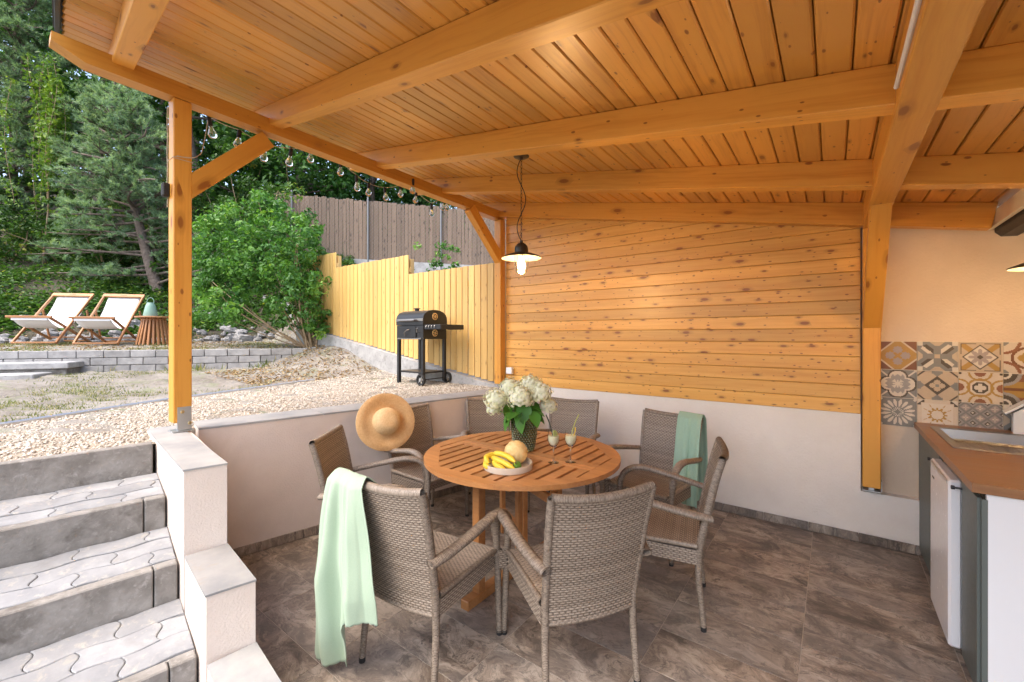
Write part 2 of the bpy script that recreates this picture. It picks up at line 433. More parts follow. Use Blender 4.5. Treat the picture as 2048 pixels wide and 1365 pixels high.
def dup(root, loc, rz, label, group=None):
    r = root.copy(); COL.objects.link(r); r.matrix_basis = Matrix.Translation(loc) @ Matrix.Rotation(rz, 4, 'Z'); ROOTM[r.name] = r.matrix_basis.copy()
    r['label'] = label
    if group: r['group'] = group
    for ch in list(root.children):
        c = ch.copy(); COL.objects.link(c); c.parent = r
        for g in list(ch.children):
            d = g.copy(); COL.objects.link(d); d.parent = c
    return r
def frame(P0, P1, up=(0, 0, 1)):
    """matrix at the middle of P0-P1 with local x along it and local z close to up"""
    P0, P1, up = Vector(P0), Vector(P1), Vector(up)
    x = (P1 - P0).normalized(); z = (up - x * up.dot(x)).normalized(); y = z.cross(x)
    return Matrix((( x.x, y.x, z.x, (P0.x + P1.x) / 2), (x.y, y.y, z.y, (P0.y + P1.y) / 2), (x.z, y.z, z.z, (P0.z + P1.z) / 2), (0, 0, 0, 1))), (P1 - P0).length
def timber(name, P0, P1, w, h, mat, parent, up=(0, 0, 1), bev=.004, me=None):
    M, L = frame(P0, P1, up)
    if me is None: me = MB().box((0, 0, 0), (L, w, h), None, bev).mesh(name)
    return obj(name, me, mat, parent, M)

# ------------------------------------------------------------------ terrain
P0w = np.array([-7.25, 3.85]); NW = np.array([-.857, .515]); TW = np.array([-.515, -.857])   # foot of the block wall
def sm(a, b, x):
    q = np.clip((np.asarray(x, float) - a) / (b - a), 0, 1); return q * q * (3 - 2 * q)
def wall_in(y): return -3.25 + .19 * (np.asarray(y, float) - .96)            # inner face of the skewed garden wall
def ground_z(x, y):
    x = np.asarray(x, float); y = np.asarray(y, float)
    s = (x - P0w[0]) * NW[0] + (y - P0w[1]) * NW[1]
    front = .870 + .10 * sm(-3.0, -.2, s) + .36 * sm(2.9, 4.0, y) * sm(-5.0, -6.9, x) * sm(-5, -.5, s)
    back = 1.265 + .04 * np.clip(s, 0, 2.6) + .55 * np.clip(s - 2.8, 0, 2.2) + .42 * np.clip(s - 5.0, 0, 17) + .1 * np.clip(s - 22, 0, 40)
    z = np.where(s < .12, front, back)
    z = z + 1.0 * sm(4.15, 5.2, y) * sm(-2, -9, x) * (s > .12) + .5 * sm(4.15, 5.2, y) * (s <= .12)
    inside = (x > np.where(y > .80, wall_in(y) - .14, -3.12 + .13 * (y - .7))) & (y < 4.10)
    return np.where(inside, -.06, z)

def axis(lo, hi, fine0, fine1, step, far):
    a = list(np.arange(fine0, fine1 + 1e-6, step)); x = fine0; d = step
    while x > lo: d *= 1.22; x -= d; a.insert(0, x)
    x = fine1; d = step
    while x < hi: d *= 1.22; x += d; a.append(x)
    return np.array(a)
gx = axis(-600, 600, -13.0, 1.2, .11, 0); gy = axis(-600, 600, -3.2, 6.2, .11, 0)
X, Y = np.meshgrid(gx, gy, indexing='ij')
Z = ground_z(X, Y) + .012 * rng.standard_normal(X.shape) * ((X < -3.6) & (X > -14))
nx, ny = X.shape
ii = np.arange(nx * ny).reshape(nx, ny)
F = np.stack([ii[:-1, :-1], ii[1:, :-1], ii[1:, 1:], ii[:-1, 1:]], -1).reshape(-1, 4)
me = npmesh('ground', np.stack([X, Y, Z], -1), F, smooth=True)
g = obj('ground', me, 'soil'); me.materials.append(MATS['forest_floor'])
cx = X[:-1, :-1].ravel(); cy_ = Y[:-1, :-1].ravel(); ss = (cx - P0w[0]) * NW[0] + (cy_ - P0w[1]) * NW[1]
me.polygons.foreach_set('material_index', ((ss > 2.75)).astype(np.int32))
tag(g, kind='structure')

# ------------------------------------------------------------------ floor of the covered terrace
fl = obj('floor', MB().box((-1.1, 1.55, -.0225), (5.2, 5.1, .04)), 'grout'); tag(fl, kind='structure')
TX, TY, gp = .585, .2945, .0035
tile_me = MB().box((0, 0, -.004), (TX - gp, TY - gp, .010), None, .0008).mesh('floor_tile')
cutm = {}
for i in range(-6, 3):
    for j in range(-12, 7):
        x0 = -.12 + TX * i; y0 = 2.49 + TY * j; x1 = x0 + TX; y1 = y0 + TY
        if y0 > 4.0 or x0 > 1.4: continue
        yb = min(y1, 4.01)
        if x1 < wall_in(y0) - .1 or (y1 < .55 and x1 < -1.75) or (x1 < -2.3 and y1 < .65): continue
        if yb < y1:
            if j not in cutm: cutm[j] = MB().box((0, 0, -.004), (TX - gp, yb - y0 - gp, .010), None, .0012).mesh('floor_tile')
            obj('floor_tile', cutm[j], 'tile_floor', fl, Matrix.Translation(((x0 + x1) / 2, (y0 + yb) / 2, -.001)))
        else:
            obj('floor_tile', tile_me, 'tile_floor', fl, Matrix.Translation(((x0 + x1) / 2, (y0 + y1) / 2, -.001)))
# ------------------------------------------------------------------ half wall at the back with its tile skirting
YW = 3.99
hw = thing('plaster_wall', 'white plastered half wall under the pine boarding, with a stepped ledge', 'wall', (-1.2, 4.1, 0))
obj('wall_face', MB().box((-1.17, 4.10, .455), (2.665, .21, .95)).box((-2.75, 4.112, .455), (.5, .20, .948)), 'plaster_white', hw)
obj('ledge_wall', MB().box((.70, 4.10, .175), (1.075, .21, .39)), 'plaster_white', hw)
obj('kitchen_wall', MB().box((.72, 4.17, 1.42), (1.11, .22, 2.10)), 'plaster_lamp_tint', hw)
for k in range(12):
    x0 = -2.55 + k * .30
    if x0 > .46: break
    obj('skirting_tile', MB().box((0, 0, 0), (.297, .012, .062), None, .001), 'tile_floor', hw, Matrix.Translation((x0 + .15, YW - .0105, .036)))

# ------------------------------------------------------------------ skewed garden wall, left
gw = thing('garden_wall', 'low pinkish plastered garden wall with grey stone coping beside the terrace', 'wall', (-3.1, 2.4, 0))
A = Vector((float(wall_in(.96)), .96, 0)); B = Vector((float(wall_in(3.985)), 3.985, 0)); tdir = (B - A).normalized(); ndir = Vector((-tdir.y, tdir.x, 0))
def quadprism(pts, z0, z1): return MB().prism([(p[0], p[1]) for p in pts], z0, z1)
obj('wall_face', quadprism([A, A + ndir * .26, B + ndir * .20 + tdir * .0, B], -.02, .8935), 'plaster_pink', gw)
Lc = (B - A).length; nseg = 4
for k in range(nseg):
    a = A + tdir * (Lc * k / nseg + (.0025 if k else -.0)); b = A + tdir * (Lc * (k + 1) / nseg - .0025)
    if k == nseg - 1: b = b - tdir * .03
    obj('coping_slab', quadprism([a - ndir * .006, b - ndir * .006, b + ndir * .30, a + ndir * .30][::-1] if 0 else [a - ndir * .0025, b - ndir * .0025, b + ndir * .30, a + ndir * .30], .894, .906), 'coping', gw)
for k in range(5):
    a = A + tdir * (.10 + Lc * k / 5.0); b = a + tdir * (Lc / 5.0 - .004)
    if b.y > 3.95: b = B - tdir * .08
    M, L = frame(a - ndir * .006, b - ndir * .006)
    obj('skirting_tile', MB().box((0, 0, 0), (L, .011, .062), None, .001), 'tile_floor', gw, Matrix.Translation((0, 0, .036)) @ M)

# ------------------------------------------------------------------ stepped side wall of the stairs
sw = thing('stair_wall', 'stepped plastered stair wall topped with grey stone slabs', 'wall', (-2.5, .75, 0))
lw = lambda x: .755 - .1108 * (x + 3.487)        # outer (stair) face
iw = lambda x: lw(x) + .158
lev = [(-3.50, -2.279, .884), (-2.279, -1.852, .508), (-1.852, -1.43, .258), (-1.43, -1.02, .06)]
for k, (x0, x1, z) in enumerate(lev):
    xe = x1
    pts = [(x0, lw(x0)), (xe - .02, lw(xe - .02)), (xe + .016, iw(xe)), (x0 + (.016 if k else .25), iw(x0) + (0 if k else 0))]
    obj('wall_step', MB().prism(pts, -.03, z + .0125), 'plaster_pink', sw)
    q = [(x0 - (.0 if k == 0 else -.002), lw(x0) - .002), (xe - .0175, lw(xe) - .002), (xe + .0185, iw(xe) + .002), (x0 + .018, iw(x0) + .002)]
    obj('coping_slab', MB().prism(q, z + .013, z + .021), 'coping', sw)

# ------------------------------------------------------------------ stairs with wavy pavers
st = thing('garden_steps', 'concrete garden steps paved with grey interlocking wavy pavers', 'steps', (-2.4, 0, 0))
er = Vector((.13, 1, 0)).normalized(); ed = Vector((er.y, -er.x, 0))            # along the riser, down the flight
def spt(xf, back, along, z):       # xf: x of the riser front where it meets the stair wall
    o = Vector((xf, lw(xf) - .005, 0)); return o - ed * back - er * along + Vector((0, 0, z))
W_ST = 2.6
fronts = [(-3.085, .889), (-2.727, .678), (-2.39, .462), (-1.985, .246), (-1.60, .03)]
backs = [.889, .716, .518, .296, .08]
for k, (xf, z) in enumerate(fronts):
    zb = backs[k + 1] if k + 1 < len(fronts) else -.02
    # riser kerb: long slab and a narrow closing piece by the wall
    for a0, a1, nm in ((0.004, .085, 'riser_block'), (.09, 1.09, 'riser_slab'), (1.095, 2.1, 'riser_slab'), (2.105, W_ST, 'riser_slab')):
        if k == 0 and nm == 'riser_block': continue
        if k == 0 and a0 == .09: a0 = .014
        p0 = spt(xf, .03, a0, 0); p1 = spt(xf, .03, a1, 0)
        M, L = frame(p1, p0); zz0 = zb - .06
        obj(nm, MB().box((0, 0, 0), (L, .058, z - zz0), None, .005), 'concrete_riser', st, Matrix.Translation((0, 0, (z + zz0) / 2)) @ M)
    if k == 0: continue
    xb = fronts[k - 1][0]; depth = (spt(xf, .06, 0, 0) - spt(xb, 0, 0, 0)).dot(ed)
    bed = MB().prism([tuple(spt(xf, .058, 0.0, 0).xy), tuple(spt(xf, .058 + depth + .09, 0.0, 0).xy), tuple(spt(xf, .058 + depth + .09, W_ST, 0).xy), tuple(spt(xf, .058, W_ST, 0).xy)][::-1], -.03, z - .008)
    slp = (backs[k] - z) / depth
    obj('step_bed', fixn(bed.mesh('step_bed')), 'joint', st)
    # pavers: rows along the riser with S shaped ends
    nrow = 3; rh = depth / nrow; PL = .245
    for r in range(nrow):
        off = -.1225 * (r % 2) - (.07 * k) % .2
        a = off - .02
        while a < W_ST:
            b = a + PL
            def wave(aa, s): return aa + .012 * sin(2 * pi * s)
            def wl_(s, bb): return .008 * sin(2 * pi * bb / PL)
            pl = []
            N = 8
            g2 = .0016
            for i in range(N + 1): s = i / N; pl.append((max(.003, min(W_ST, wave(a, s) + g2)), max(.001, min(depth - .001, r * rh + g2 + s * (rh - 2 * g2) + .008 * sin(2 * pi * a / PL)))))
            m_ = [(a + PL * i / N, r * rh + rh - g2 + .008 * sin(2 * pi * (a + PL * i / N) / PL)) for i in range(1, N)]
            pl += [(max(.003, min(W_ST, x_)), min(depth - .001, y_)) for x_, y_ in m_]
            for i in range(N, -1, -1): s = i / N; pl.append((max(.003, min(W_ST, wave(b, s) - g2)), max(.001, min(depth - .001, r * rh + g2 + s * (rh - 2 * g2) + .008 * sin(2 * pi * b / PL)))))
            m_ = [(a + PL * i / N, r * rh + g2 + .008 * sin(2 * pi * (a + PL * i / N) / PL)) for i in range(N - 1, 0, -1)]
            pl += [(max(.003, min(W_ST, x_)), max(.001, y_)) for x_, y_ in m_]
            if pl[N][0] < pl[N + 2 + N][0] + 1 and max(p[0] for p in pl) - min(p[0] for p in pl) > .03:
                # local frame: x along riser (away from wall), y up the flight
                o = spt(xf, .06, 0, 0); dz = random.uniform(-.003, .003)
                cxm = sum(p[0] for p in pl) / len(pl); cym = sum(p[1] for p in pl) / len(pl)
                pts = [(o - er * x_ - ed * y_) - (o - er * cxm - ed * cym) for x_, y_ in pl]
                top = [Vector((cxi.x, cxi.y, -cxi.dot(ed) * slp)) for cxi in pts]; n_ = len(top)
                ins = [p * (1 - .004 / max(p.length, .02)) for p in top]
                V = [p + Vector((0, 0, -.03)) for p in top] + [p + Vector((0, 0, -.0025)) for p in top] + [p for p in ins]
                Fc = [tuple(range(2 * n_, 3 * n_))] + [(i, (i + 1) % n_, n_ + (i + 1) % n_, n_ + i) for i in range(n_)] + [(n_ + i, n_ + (i + 1) % n_, 2 * n_ + (i + 1) % n_, 2 * n_ + i) for i in range(n_)]
                me = fixn(MB().add(V, Fc).mesh('paver'))
                c_ = o - er * cxm - ed * cym
                obj('paver', me, 'paver', st, Matrix.Translation((c_.x, c_.y, z + .001 + dz + slp * cym)) @ Matrix.Rotation(random.uniform(-.006, .006), 4, 'X') @ Matrix.Rotation(random.uniform(-.006, .006), 4, 'Y'))
            a = b

# ------------------------------------------------------------------ covered terrace: posts, beams, rafters, ceiling, roof
pv = thing('pergola_roof', 'open timber terrace roof of varnished pine beams and boards', 'pergola', (-1.6, 2.3, 0))
def zl(y): return 3.022 - .0284 * (y - .784)          # rafter underside above the eave beam
def zr(x, y): s = (x + 3.2) / 3.35; return zl(y) + (2.305 - zl(y)) * s
RD = .142
UPN = Vector((.21, 0, 1)).normalized()
# eave beam (x = -3.2 .. -3.3), underside drops slightly to the back
def eb(y): return Vector((-3.2 + .0234 * (y - .784), y, 2.960 - .0284 * (y - .784)))
b0, b1 = eb(.31), eb(3.99)
M, L = frame(b0 + Vector((-.05, 0, .05)), b1 + Vector((-.05, 0, .05)))
# chamfered nose at the gable end
hh = .05
prof = [(-L / 2, hh), (L / 2, hh), (L / 2, -hh), (-L / 2 + .13, -hh), (-L / 2, -hh + .055)]
V = [(x, .05, z) for x, z in prof] + [(x, -.05, z) for x, z in prof]; n = 5
me = fixn(MB().add(V, [tuple(range(n)), tuple(range(2 * n - 1, n - 1, -1))] + [(i, n + i, n + (i + 1) % n, (i + 1) % n) for i in range(n)]).mesh('eave_beam'))
obj('eave_beam', me, 'pine_beam', pv, M)
# house side beam
zb = 2.272
timber('main_beam', (.228, -.25, zb + .08), (.228, 3.98, zb + .08), .112, .16, 'pine_beam', pv)
# posts
pl_ = Vector((-3.248, .862, 0))
timber('post', (pl_.x, pl_.y, .965), (pl_.x, pl_.y, 2.955), .095, .095, 'pine_beam', pv, (1, 0, 0), .005)
timber('post', (-3.165, 3.945, .93), (-3.165, 3.945, 2.87), .095, .095, 'pine_beam', pv, (1, 0, 0), .005)
timber('post', (.222, 4.005, .415), (.222, 4.005, zb), .105, .10, 'pine_beam', pv, (1, 0, 0), .005)
timber('post', (.228, .33, .012), (.228, .33, zb), .11, .11, 'pine_beam', pv, (1, 0, 0), .005)
# steel post shoes
def shoe(x, y, z0, z1, s=1):
    o = obj('post_shoe', MB().box((x + .050 * s, y + .008, z0 + .085), (.004, .072, .14)).box((x, y, z0 + .004), (.098, .098, .006)).box((x, y, z0 + .03), (.03, .03, .06)), 'galvanised', pv)
    for dy, dz in ((-.012, .125), (.026, .052)):
        obj('bolt', MB().lathe([(.011, 0), (.011, .004), (.007, .006)], 10, (0, 0, 0), Matrix.Rotation(pi / 2 * s, 3, 'Y')), 'brass_bolt', o, Matrix.Translation((x + .0525 * s, y + .008 + dy, z0 + dz)))
shoe(pl_.x, pl_.y, .906, 1)
obj('post_shoe', MB().box((.222, 4.0, .392), (.10, .10, .006)).box((.222, 4.0, .405), (.03, .03, .03)).box((.277, 4.0, .43), (.004, .07, .075)), 'galvanised', pv)
# knee braces
def brace(p0, p1, w=.10, d=.125, up=(1, 0, 0)): return timber('brace', p0, p1, d, w, 'pine_beam', pv, up, .004)
brace((-3.246, .87, 2.40), (-3.238, 1.36, 2.90), .085, .115)
brace((-3.165, 3.97, 2.37), (-3.17, 3.42, 2.90), .085, .115)
brace((.225, 4.03, 1.56), (.228, 3.32, 2.33), .10, .12)
brace((.228, .28, 1.52), (.228, 1.16, 2.36), .10, .12)
# rafters: (left y, right y)
def rafter(yl, yr, xr=.80, zadd=0.0, rd=RD):
    sl = (yr - yl) / 3.35
    f = lambda x: Vector((x, yl + sl * (x + 3.2) + .047, zr(x, yl + sl * (x + 3.2)) + RD / 2 + zadd))
    return timber('rafter', f(-3.62), f(xr), .094, rd, 'pine_beam', pv, UPN, .004)
rafter(.541, .165); rafter(1.362, 1.05); rafter(2.23, 1.963); rafter(2.99, 2.959)
rafter(3.885, 3.885, .80, -.009, RD + .016)
# ceiling boards
BP = .1045; x = -3.60; k = 0; bm_cache = {}
ylo = lambda x: -.105 * x - .005
while x < .80:
    xc = x + BP / 2
    y0, y1 = ylo(xc) + .02, 4.0
    p0 = Vector((xc, y0, zr(xc, y0) + RD + .0095)); p1 = Vector((xc, y1, zr(xc, y1) + RD + .0095))
    timber('ceiling_board', p0, p1, BP - .003, .018, 'pine_ceiling', pv, UPN, .0055)
    x += BP; k += 1
# boarding backing and roof sheet
def roofsheet(name, dz0, dz1, x0, x1, ya, yb, mat):
    V = []; 
    for dz in (dz0, dz1):
        for x_, y_ in ((x0, ylo(x0) + ya), (x1, ylo(x1) + ya), (x1, yb), (x0, yb)): V.append((x_, y_, zr(x_, y_) + RD + dz))
    return obj(name, fixn(MB().add(V, [(0, 1, 2, 3), (4, 5, 6, 7), (0, 1, 5, 4), (1, 2, 6, 5), (2, 3, 7, 6), (3, 0, 4, 7)]).mesh(name)), mat, pv)
roofsheet('roof_deck', .0195, .045, -3.60, .80, .022, 4.0, 'pine_beam')
roofsheet('roof_sheet', .0455, .06, -3.68, .86, -.02, 4.25, 'dark_metal')
# gable trim
V0 = Vector((-3.66, ylo(-3.66) + .0, zr(-3.66, .4) + RD + .02)); V1 = Vector((.82, ylo(.82) + .0, zr(.82, 0) + RD + .02))
timber('gable_trim', V0, V1, .022, .085, 'dark_metal', pv, UPN, .002)
# conduit along the main beam
obj('conduit', MB().tube([(.166, y_, 2.315 + .006 * sin(y_ * 3)) for y_ in np.linspace(-.2, 1.86, 16)], .0075, 8).box((.166, 1.2, 2.315), (.012, .012, .03)), 'cord_white', pv)

# old house eave with gutter over the kitchen end
he = thing('house_gutter', 'dark eaves gutter with pale fascia at the rafter ends', 'gutter', (.9, 3, 2.2))
timber('fascia', (.815, .9, 2.235), (.815, 4.055, 2.235), .025, .10, 'cream_enamel', he)
g_ = [(.832, 2.27), (.832, 2.165), (.86, 2.135), (.93, 2.13), (.965, 2.16), (.97, 2.27), (.96, 2.27), (.955, 2.167), (.925, 2.14), (.865, 2.145), (.842, 2.17), (.842, 2.27)]
M = Matrix(((1, 0, 0, 0), (0, 0, 1, 0), (0, 1, 0, 0), (0, 0, 0, 1)))
obj('gutter', fixn(MB().prism(g_, .9, 4.055, M).mesh('gutter')), 'dark_metal', he)
obj('soffit', MB().box((1.25, 2.5, 2.235), (.56, 3.1, .02)), 'dark_metal', he)

# ------------------------------------------------------------------ pine boarded back wall
bw = thing('board_wall', 'pine boarded wall of horizontal knotty planks behind the table', 'wall', (-1.5, 4.03, .93))
zD = lambda x: zr(x, 3.9) - .02
WP = .1042; z = .93; 
full = None
for k in range(20):
    zc = .93 + WP * (k + .5); x0, x1 = -3.108, .162
    if zc + WP / 2 > zD(x1) + RD - .01:
        # shorten under the sloping rafter
        lo, hi = x0, x1
        for _ in range(30):
            m_ = (lo + hi) / 2
            if zD(m_) + RD - .012 > zc + WP / 2: lo = m_
            else: hi = m_
        x1 = lo
    if x1 - x0 < .15: break
    if x1 > .16:
        if full is None: full = MB().box((0, 0, 0), (x1 - x0, .02, WP - .0022), None, .0035).mesh('board')
        me = full
    else: me = MB().box((0, 0, 0), (x1 - x0, .02, WP - .0022), None, .0035).mesh('board')
    obj('board', me, 'pine_wall', bw, Matrix.Translation(((x0 + x1) / 2, YW + .008, zc)) @ Matrix.Rotation(pi * (k % 2), 4, 'X'))
pl2 = [(-3.10, .93), (.158, .93), (.158, zD(.158) + .155), (-3.10, zD(-3.10) + .155)]
obj('backing_board', fixn(MB().prism(pl2, 4.02, 4.06, M).mesh('backing_board')), 'pine_beam', bw)
jb = obj('junction_box', MB().box((0, 0, 0), (.085, .045, .075), None, .006), 'white_plastic', None, Matrix.Translation((-3.03, 3.962, 1.09)))
tag(jb, 'small white junction box on the pine boarding above the garden wall corner', 'junction box')
# ------------------------------------------------------------------ woven chairs
def weave(fn, W, Lh, du=.0032, dv=.0024, w=.028, h=.0108, amp=.0031, flip=False):
    if amp: h = Lh / max(1, round(Lh / h)); w = W / max(1, round(W / w)); nu = int(round(W / w)) * 9 + 1; nv = int(round(Lh / h)) * 5 + 1
    else: nu = int(W / du) + 1; nv = int(Lh / dv) + 1
    u = np.linspace(0, W, nu); v = np.linspace(0, Lh, nv); U, Vv = np.meshgrid(u, v, indexing='ij')
    P = fn(U, Vv); e = 1e-3
    Tu = fn(U + e, Vv) - fn(U - e, Vv); Tv = fn(U, Vv + e) - fn(U, Vv - e)
    N = np.cross(Tu, Tv); N /= np.linalg.norm(N, axis=-1, keepdims=True) + 1e-12
    if flip: N = -N
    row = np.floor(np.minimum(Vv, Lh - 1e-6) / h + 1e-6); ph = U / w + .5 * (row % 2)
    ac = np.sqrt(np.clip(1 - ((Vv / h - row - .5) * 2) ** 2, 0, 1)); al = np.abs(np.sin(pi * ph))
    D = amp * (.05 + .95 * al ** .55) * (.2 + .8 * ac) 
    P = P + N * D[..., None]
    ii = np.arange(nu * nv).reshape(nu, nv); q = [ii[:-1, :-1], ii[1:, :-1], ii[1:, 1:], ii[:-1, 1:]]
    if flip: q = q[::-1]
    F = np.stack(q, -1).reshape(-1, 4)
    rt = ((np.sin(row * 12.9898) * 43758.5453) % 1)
    tone = np.clip(.22 * rt + .80 * (al ** .6 * ac ** .7) - .02 + .09 * rng.standard_normal(P.shape[:2]), 0, 1)  # gaps between strands toned darker: their shade put into the colour
    return P.reshape(-1, 3), F, tone[:-1, :-1].ravel()
def joinnp(parts):
    V = []; F = []; T = []; o = 0
    for v, f, t_ in parts: V.append(v); F.append(f + o); T.append(t_); o += len(v)
    return np.concatenate(V), np.concatenate(F), np.concatenate(T)
def wrap_tube(path, rx, rz, seg=10, pitch=.006):
    """tube wound with strands: resampled path with ring ridges; rx, rz functions of arclength fraction"""
    P = np.array(path, float); d = np.r_[0, np.cumsum(np.linalg.norm(np.diff(P, axis=0), axis=1))]; Lt = d[-1]
    n = max(4, int(Lt / pitch * 2)); s = np.linspace(0, Lt, n + 1)
    # smooth by catmull-like interpolation
    Q = np.stack([np.interp(s, d, P[:, k]) for k in range(3)], 1)
    ker = np.ones(9) / 9
    for _ in range(2):
        pad = np.concatenate([np.repeat(Q[:1], 4, 0), Q, np.repeat(Q[-1:], 4, 0)])
        Q2 = np.stack([np.convolve(pad[:, k], ker, 'valid') for k in range(3)], 1); Q2[0] = Q[0]; Q2[-1] = Q[-1]; Q = Q2
    T = np.gradient(Q, axis=0); T /= np.linalg.norm(T, axis=1, keepdims=True)
    side = np.array([1., 0, 0]) if abs((Q[-1] - Q[0])[0]) < .6 * np.linalg.norm(Q[-1] - Q[0]) else np.array([0, 0, 1.]); V = []
    for i in range(n + 1):
        a = side - T[i] * side.dot(T[i]); a /= np.linalg.norm(a); b = np.cross(T[i], a)
        fr = s[i] / Lt; k = 1 + (.07 if i % 2 else -.03)
        for j in range(seg):
            an = 2 * pi * j / seg; V.append(Q[i] + a * cos(an) * rx(fr) * k + b * sin(an) * rz(fr) * k)
    F = [(i * seg + j, i * seg + (j + 1) % seg, (i + 1) * seg + (j + 1) % seg, (i + 1) * seg + j) for i in range(n) for j in range(seg)]
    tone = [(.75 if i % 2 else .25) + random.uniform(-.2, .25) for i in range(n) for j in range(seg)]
    return np.array(V), np.array(F), np.array(tone)

def backy(x, z): return -.205 - .21 * np.clip(z - .40, 0, 1) - .30 * np.clip(z - .68, 0, 1) ** 2 * 1.0 - .028 * (1 - (x / .225) ** 2)
BT = .885
def make_chair():
    c = thing('wicker_chair', 'x', 'chair')
    hw_ = lambda z: .205 + .022 * (z - .34) / .55
    def bf(U, V):   # U across, V down from top
        z = BT - V - .0; f = U / .44 * 2 - 1; x = f * hw_(z); zz = z - .016 * (1 - f ** 2) * np.clip(1 - V / .5, 0, 1)
        return np.stack([x, backy(x, zz), zz], -1)
    off = lambda d: (lambda U, V: bf(U, V) + np.array([0, d, 0]))
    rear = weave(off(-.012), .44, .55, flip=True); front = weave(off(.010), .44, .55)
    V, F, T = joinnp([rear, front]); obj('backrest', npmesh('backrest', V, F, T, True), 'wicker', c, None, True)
    # frame around the back: sides into rear legs, top, bottom
    parts = []
    fr = lambda z, sx: (sx * hw_(z), float(backy(sx * hw_(z), z)) - .002, z)
    parts.append(wrap_tube([tuple(bf(np.array(u_), np.array(0.0))) for u_ in np.linspace(0, .44, 12)], lambda f: .0175, lambda f: .0175))
    parts.append(wrap_tube([tuple(bf(np.array(u_), np.array(.545))) for u_ in np.linspace(0, .44, 8)], lambda f: .015, lambda f: .015))
    for sx in (-1, 1):
        parts.append(wrap_tube([fr(z, sx) for z in np.linspace(BT, .34, 12)], lambda f: .0165, lambda f: .0185))
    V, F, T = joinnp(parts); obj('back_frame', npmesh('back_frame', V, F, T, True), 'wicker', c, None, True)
    for sx in (-1, 1):
        V, F, T = wrap_tube([fr(.345, sx), (sx * .207, -.212, .25), (sx * .213, -.235, .02)], lambda f: .0165 - .003 * f, lambda f: .0165 - .003 * f)
        l = obj('leg', npmesh('leg', V, F, T, True), 'wicker', c, None, True)
        obj('foot_cap', MB().lathe([(.0145, 0), (.015, .022), (.012, .024)], 10), 'black_rubber', l, Matrix.Translation((sx * .213, -.235, 0)), True)
    # seat
    def sf(U, V):
        x = U - .22; y = .225 - V
        z = .435 - .012 * (1 - (x / .22) ** 2) * np.clip(1 - ((y - .02) / .22) ** 2, 0, 1) - .45 * np.clip(y - .18, 0, 1) ** 1.3 - .015 * np.clip(-y, 0, 1)
        return np.stack([x, y, z], -1)
    top = weave(sf, .44, .44, flip=True)
    if top[0].reshape(-1, 3)[:, 2].mean() < .40: pass
    bot = weave(lambda U, V: sf(U, V) - np.array([0, 0, .03]), .44, .44, du=.02, dv=.02, amp=0)
    parts = [top, bot]
    for sx in (-1, 1):     # side aprons
        parts.append(weave(lambda U, V, sx=sx: np.stack([np.full_like(U, sx * .222), .215 - U, .435 - .02 * np.clip(U - .0, 0, 1) - V - .02], -1), .42, .075, flip=(sx < 0)))
        parts.append(wrap_tube([(sx * .222, y_, .428 - .45 * max(0, y_ - .18) ** 1.3) for y_ in np.linspace(-.21, .22, 10)], lambda f: .013, lambda f: .013))
    parts.append(weave(lambda U, V: np.stack([U - .22, np.full_like(U, .226), .415 - V], -1), .44, .055, flip=True))
    parts.append(wrap_tube([(x_, .224, .416) for x_ in np.linspace(-.22, .22, 8)], lambda f: .015, lambda f: .015))
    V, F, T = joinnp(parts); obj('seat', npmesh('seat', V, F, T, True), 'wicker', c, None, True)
    for sx in (-1, 1):
        path = [(sx * .228, -.275, .582), (sx * .250, -.20, .594), (sx * .268, -.08, .616), (sx * .277, .05, .640), (sx * .279, .12, .648), (sx * .279, .175, .642), (sx * .278, .220, .622), (sx * .276, .250, .588), (sx * .273, .264, .545), (sx * .271, .266, .505)]
        V, F, T = wrap_tube(path, lambda f: .0265 - .008 * max(0, f - .6), lambda f: .0165 + .002 * f, 10)
        obj('armrest', npmesh('armrest', V, F, T, True), 'wicker', c, None, True)
        parts = [wrap_tube([(sx * .271, .266, .51), (sx * .264, .262, .38), (sx * .257, .252, .015)], lambda f: .0185 - .004 * f, lambda f: .0185 - .004 * f)]
        parts.append(weave(lambda U, V, sx=sx: np.stack([sx * (.225 + U * .9), np.full_like(U, .243), .43 - V], -1), .045, .085, flip=True))
        parts.append(weave(lambda U, V, sx=sx: np.stack([sx * (.225 + U * .9), np.full_like(U, .225), .43 - V], -1), .045, .085))
        V, F, T = joinnp(parts); l = obj('leg', npmesh('leg', V, F, T, True), 'wicker', c, None, True)
        obj('foot_cap', MB().lathe([(.0145, 0), (.015, .022), (.012, .024)], 10), 'black_rubber', l, Matrix.Translation((sx * .257, .252, 0)), True)
    return c
CH = [(-1.545, 1.40, 97, 'brown wicker armchair with a long mint blanket trailing to the floor'),
      (-.985, 1.735, 146, 'brown wicker armchair with bare back, between the two blanket-less gaps facing the fruit tray'),
      (-.80, 2.46, 193, 'brown wicker armchair next to the half wall skirting, nearest the fridge'),
      (-1.06, 3.12, 262, 'brown wicker armchair with a mint scarf hung over its back by the half wall'),
      (-1.90, 3.29, 284, 'brown wicker armchair against the half wall behind the two drink glasses'),
      (-2.43, 2.95, 316, 'brown wicker armchair in the wall corner behind the flower bouquet'),
      (-2.58, 2.33, 358, 'brown wicker armchair carrying the straw hat, against the pink garden wall'),
      (-2.27, 1.62, 40, 'brown wicker armchair between the straw hat chair and the long mint blanket')]
CH[1] = (*CH[1][:3], 'brown wicker armchair with bare woven back turned outward from the fruit tray')
ch0 = make_chair(); chairs = []
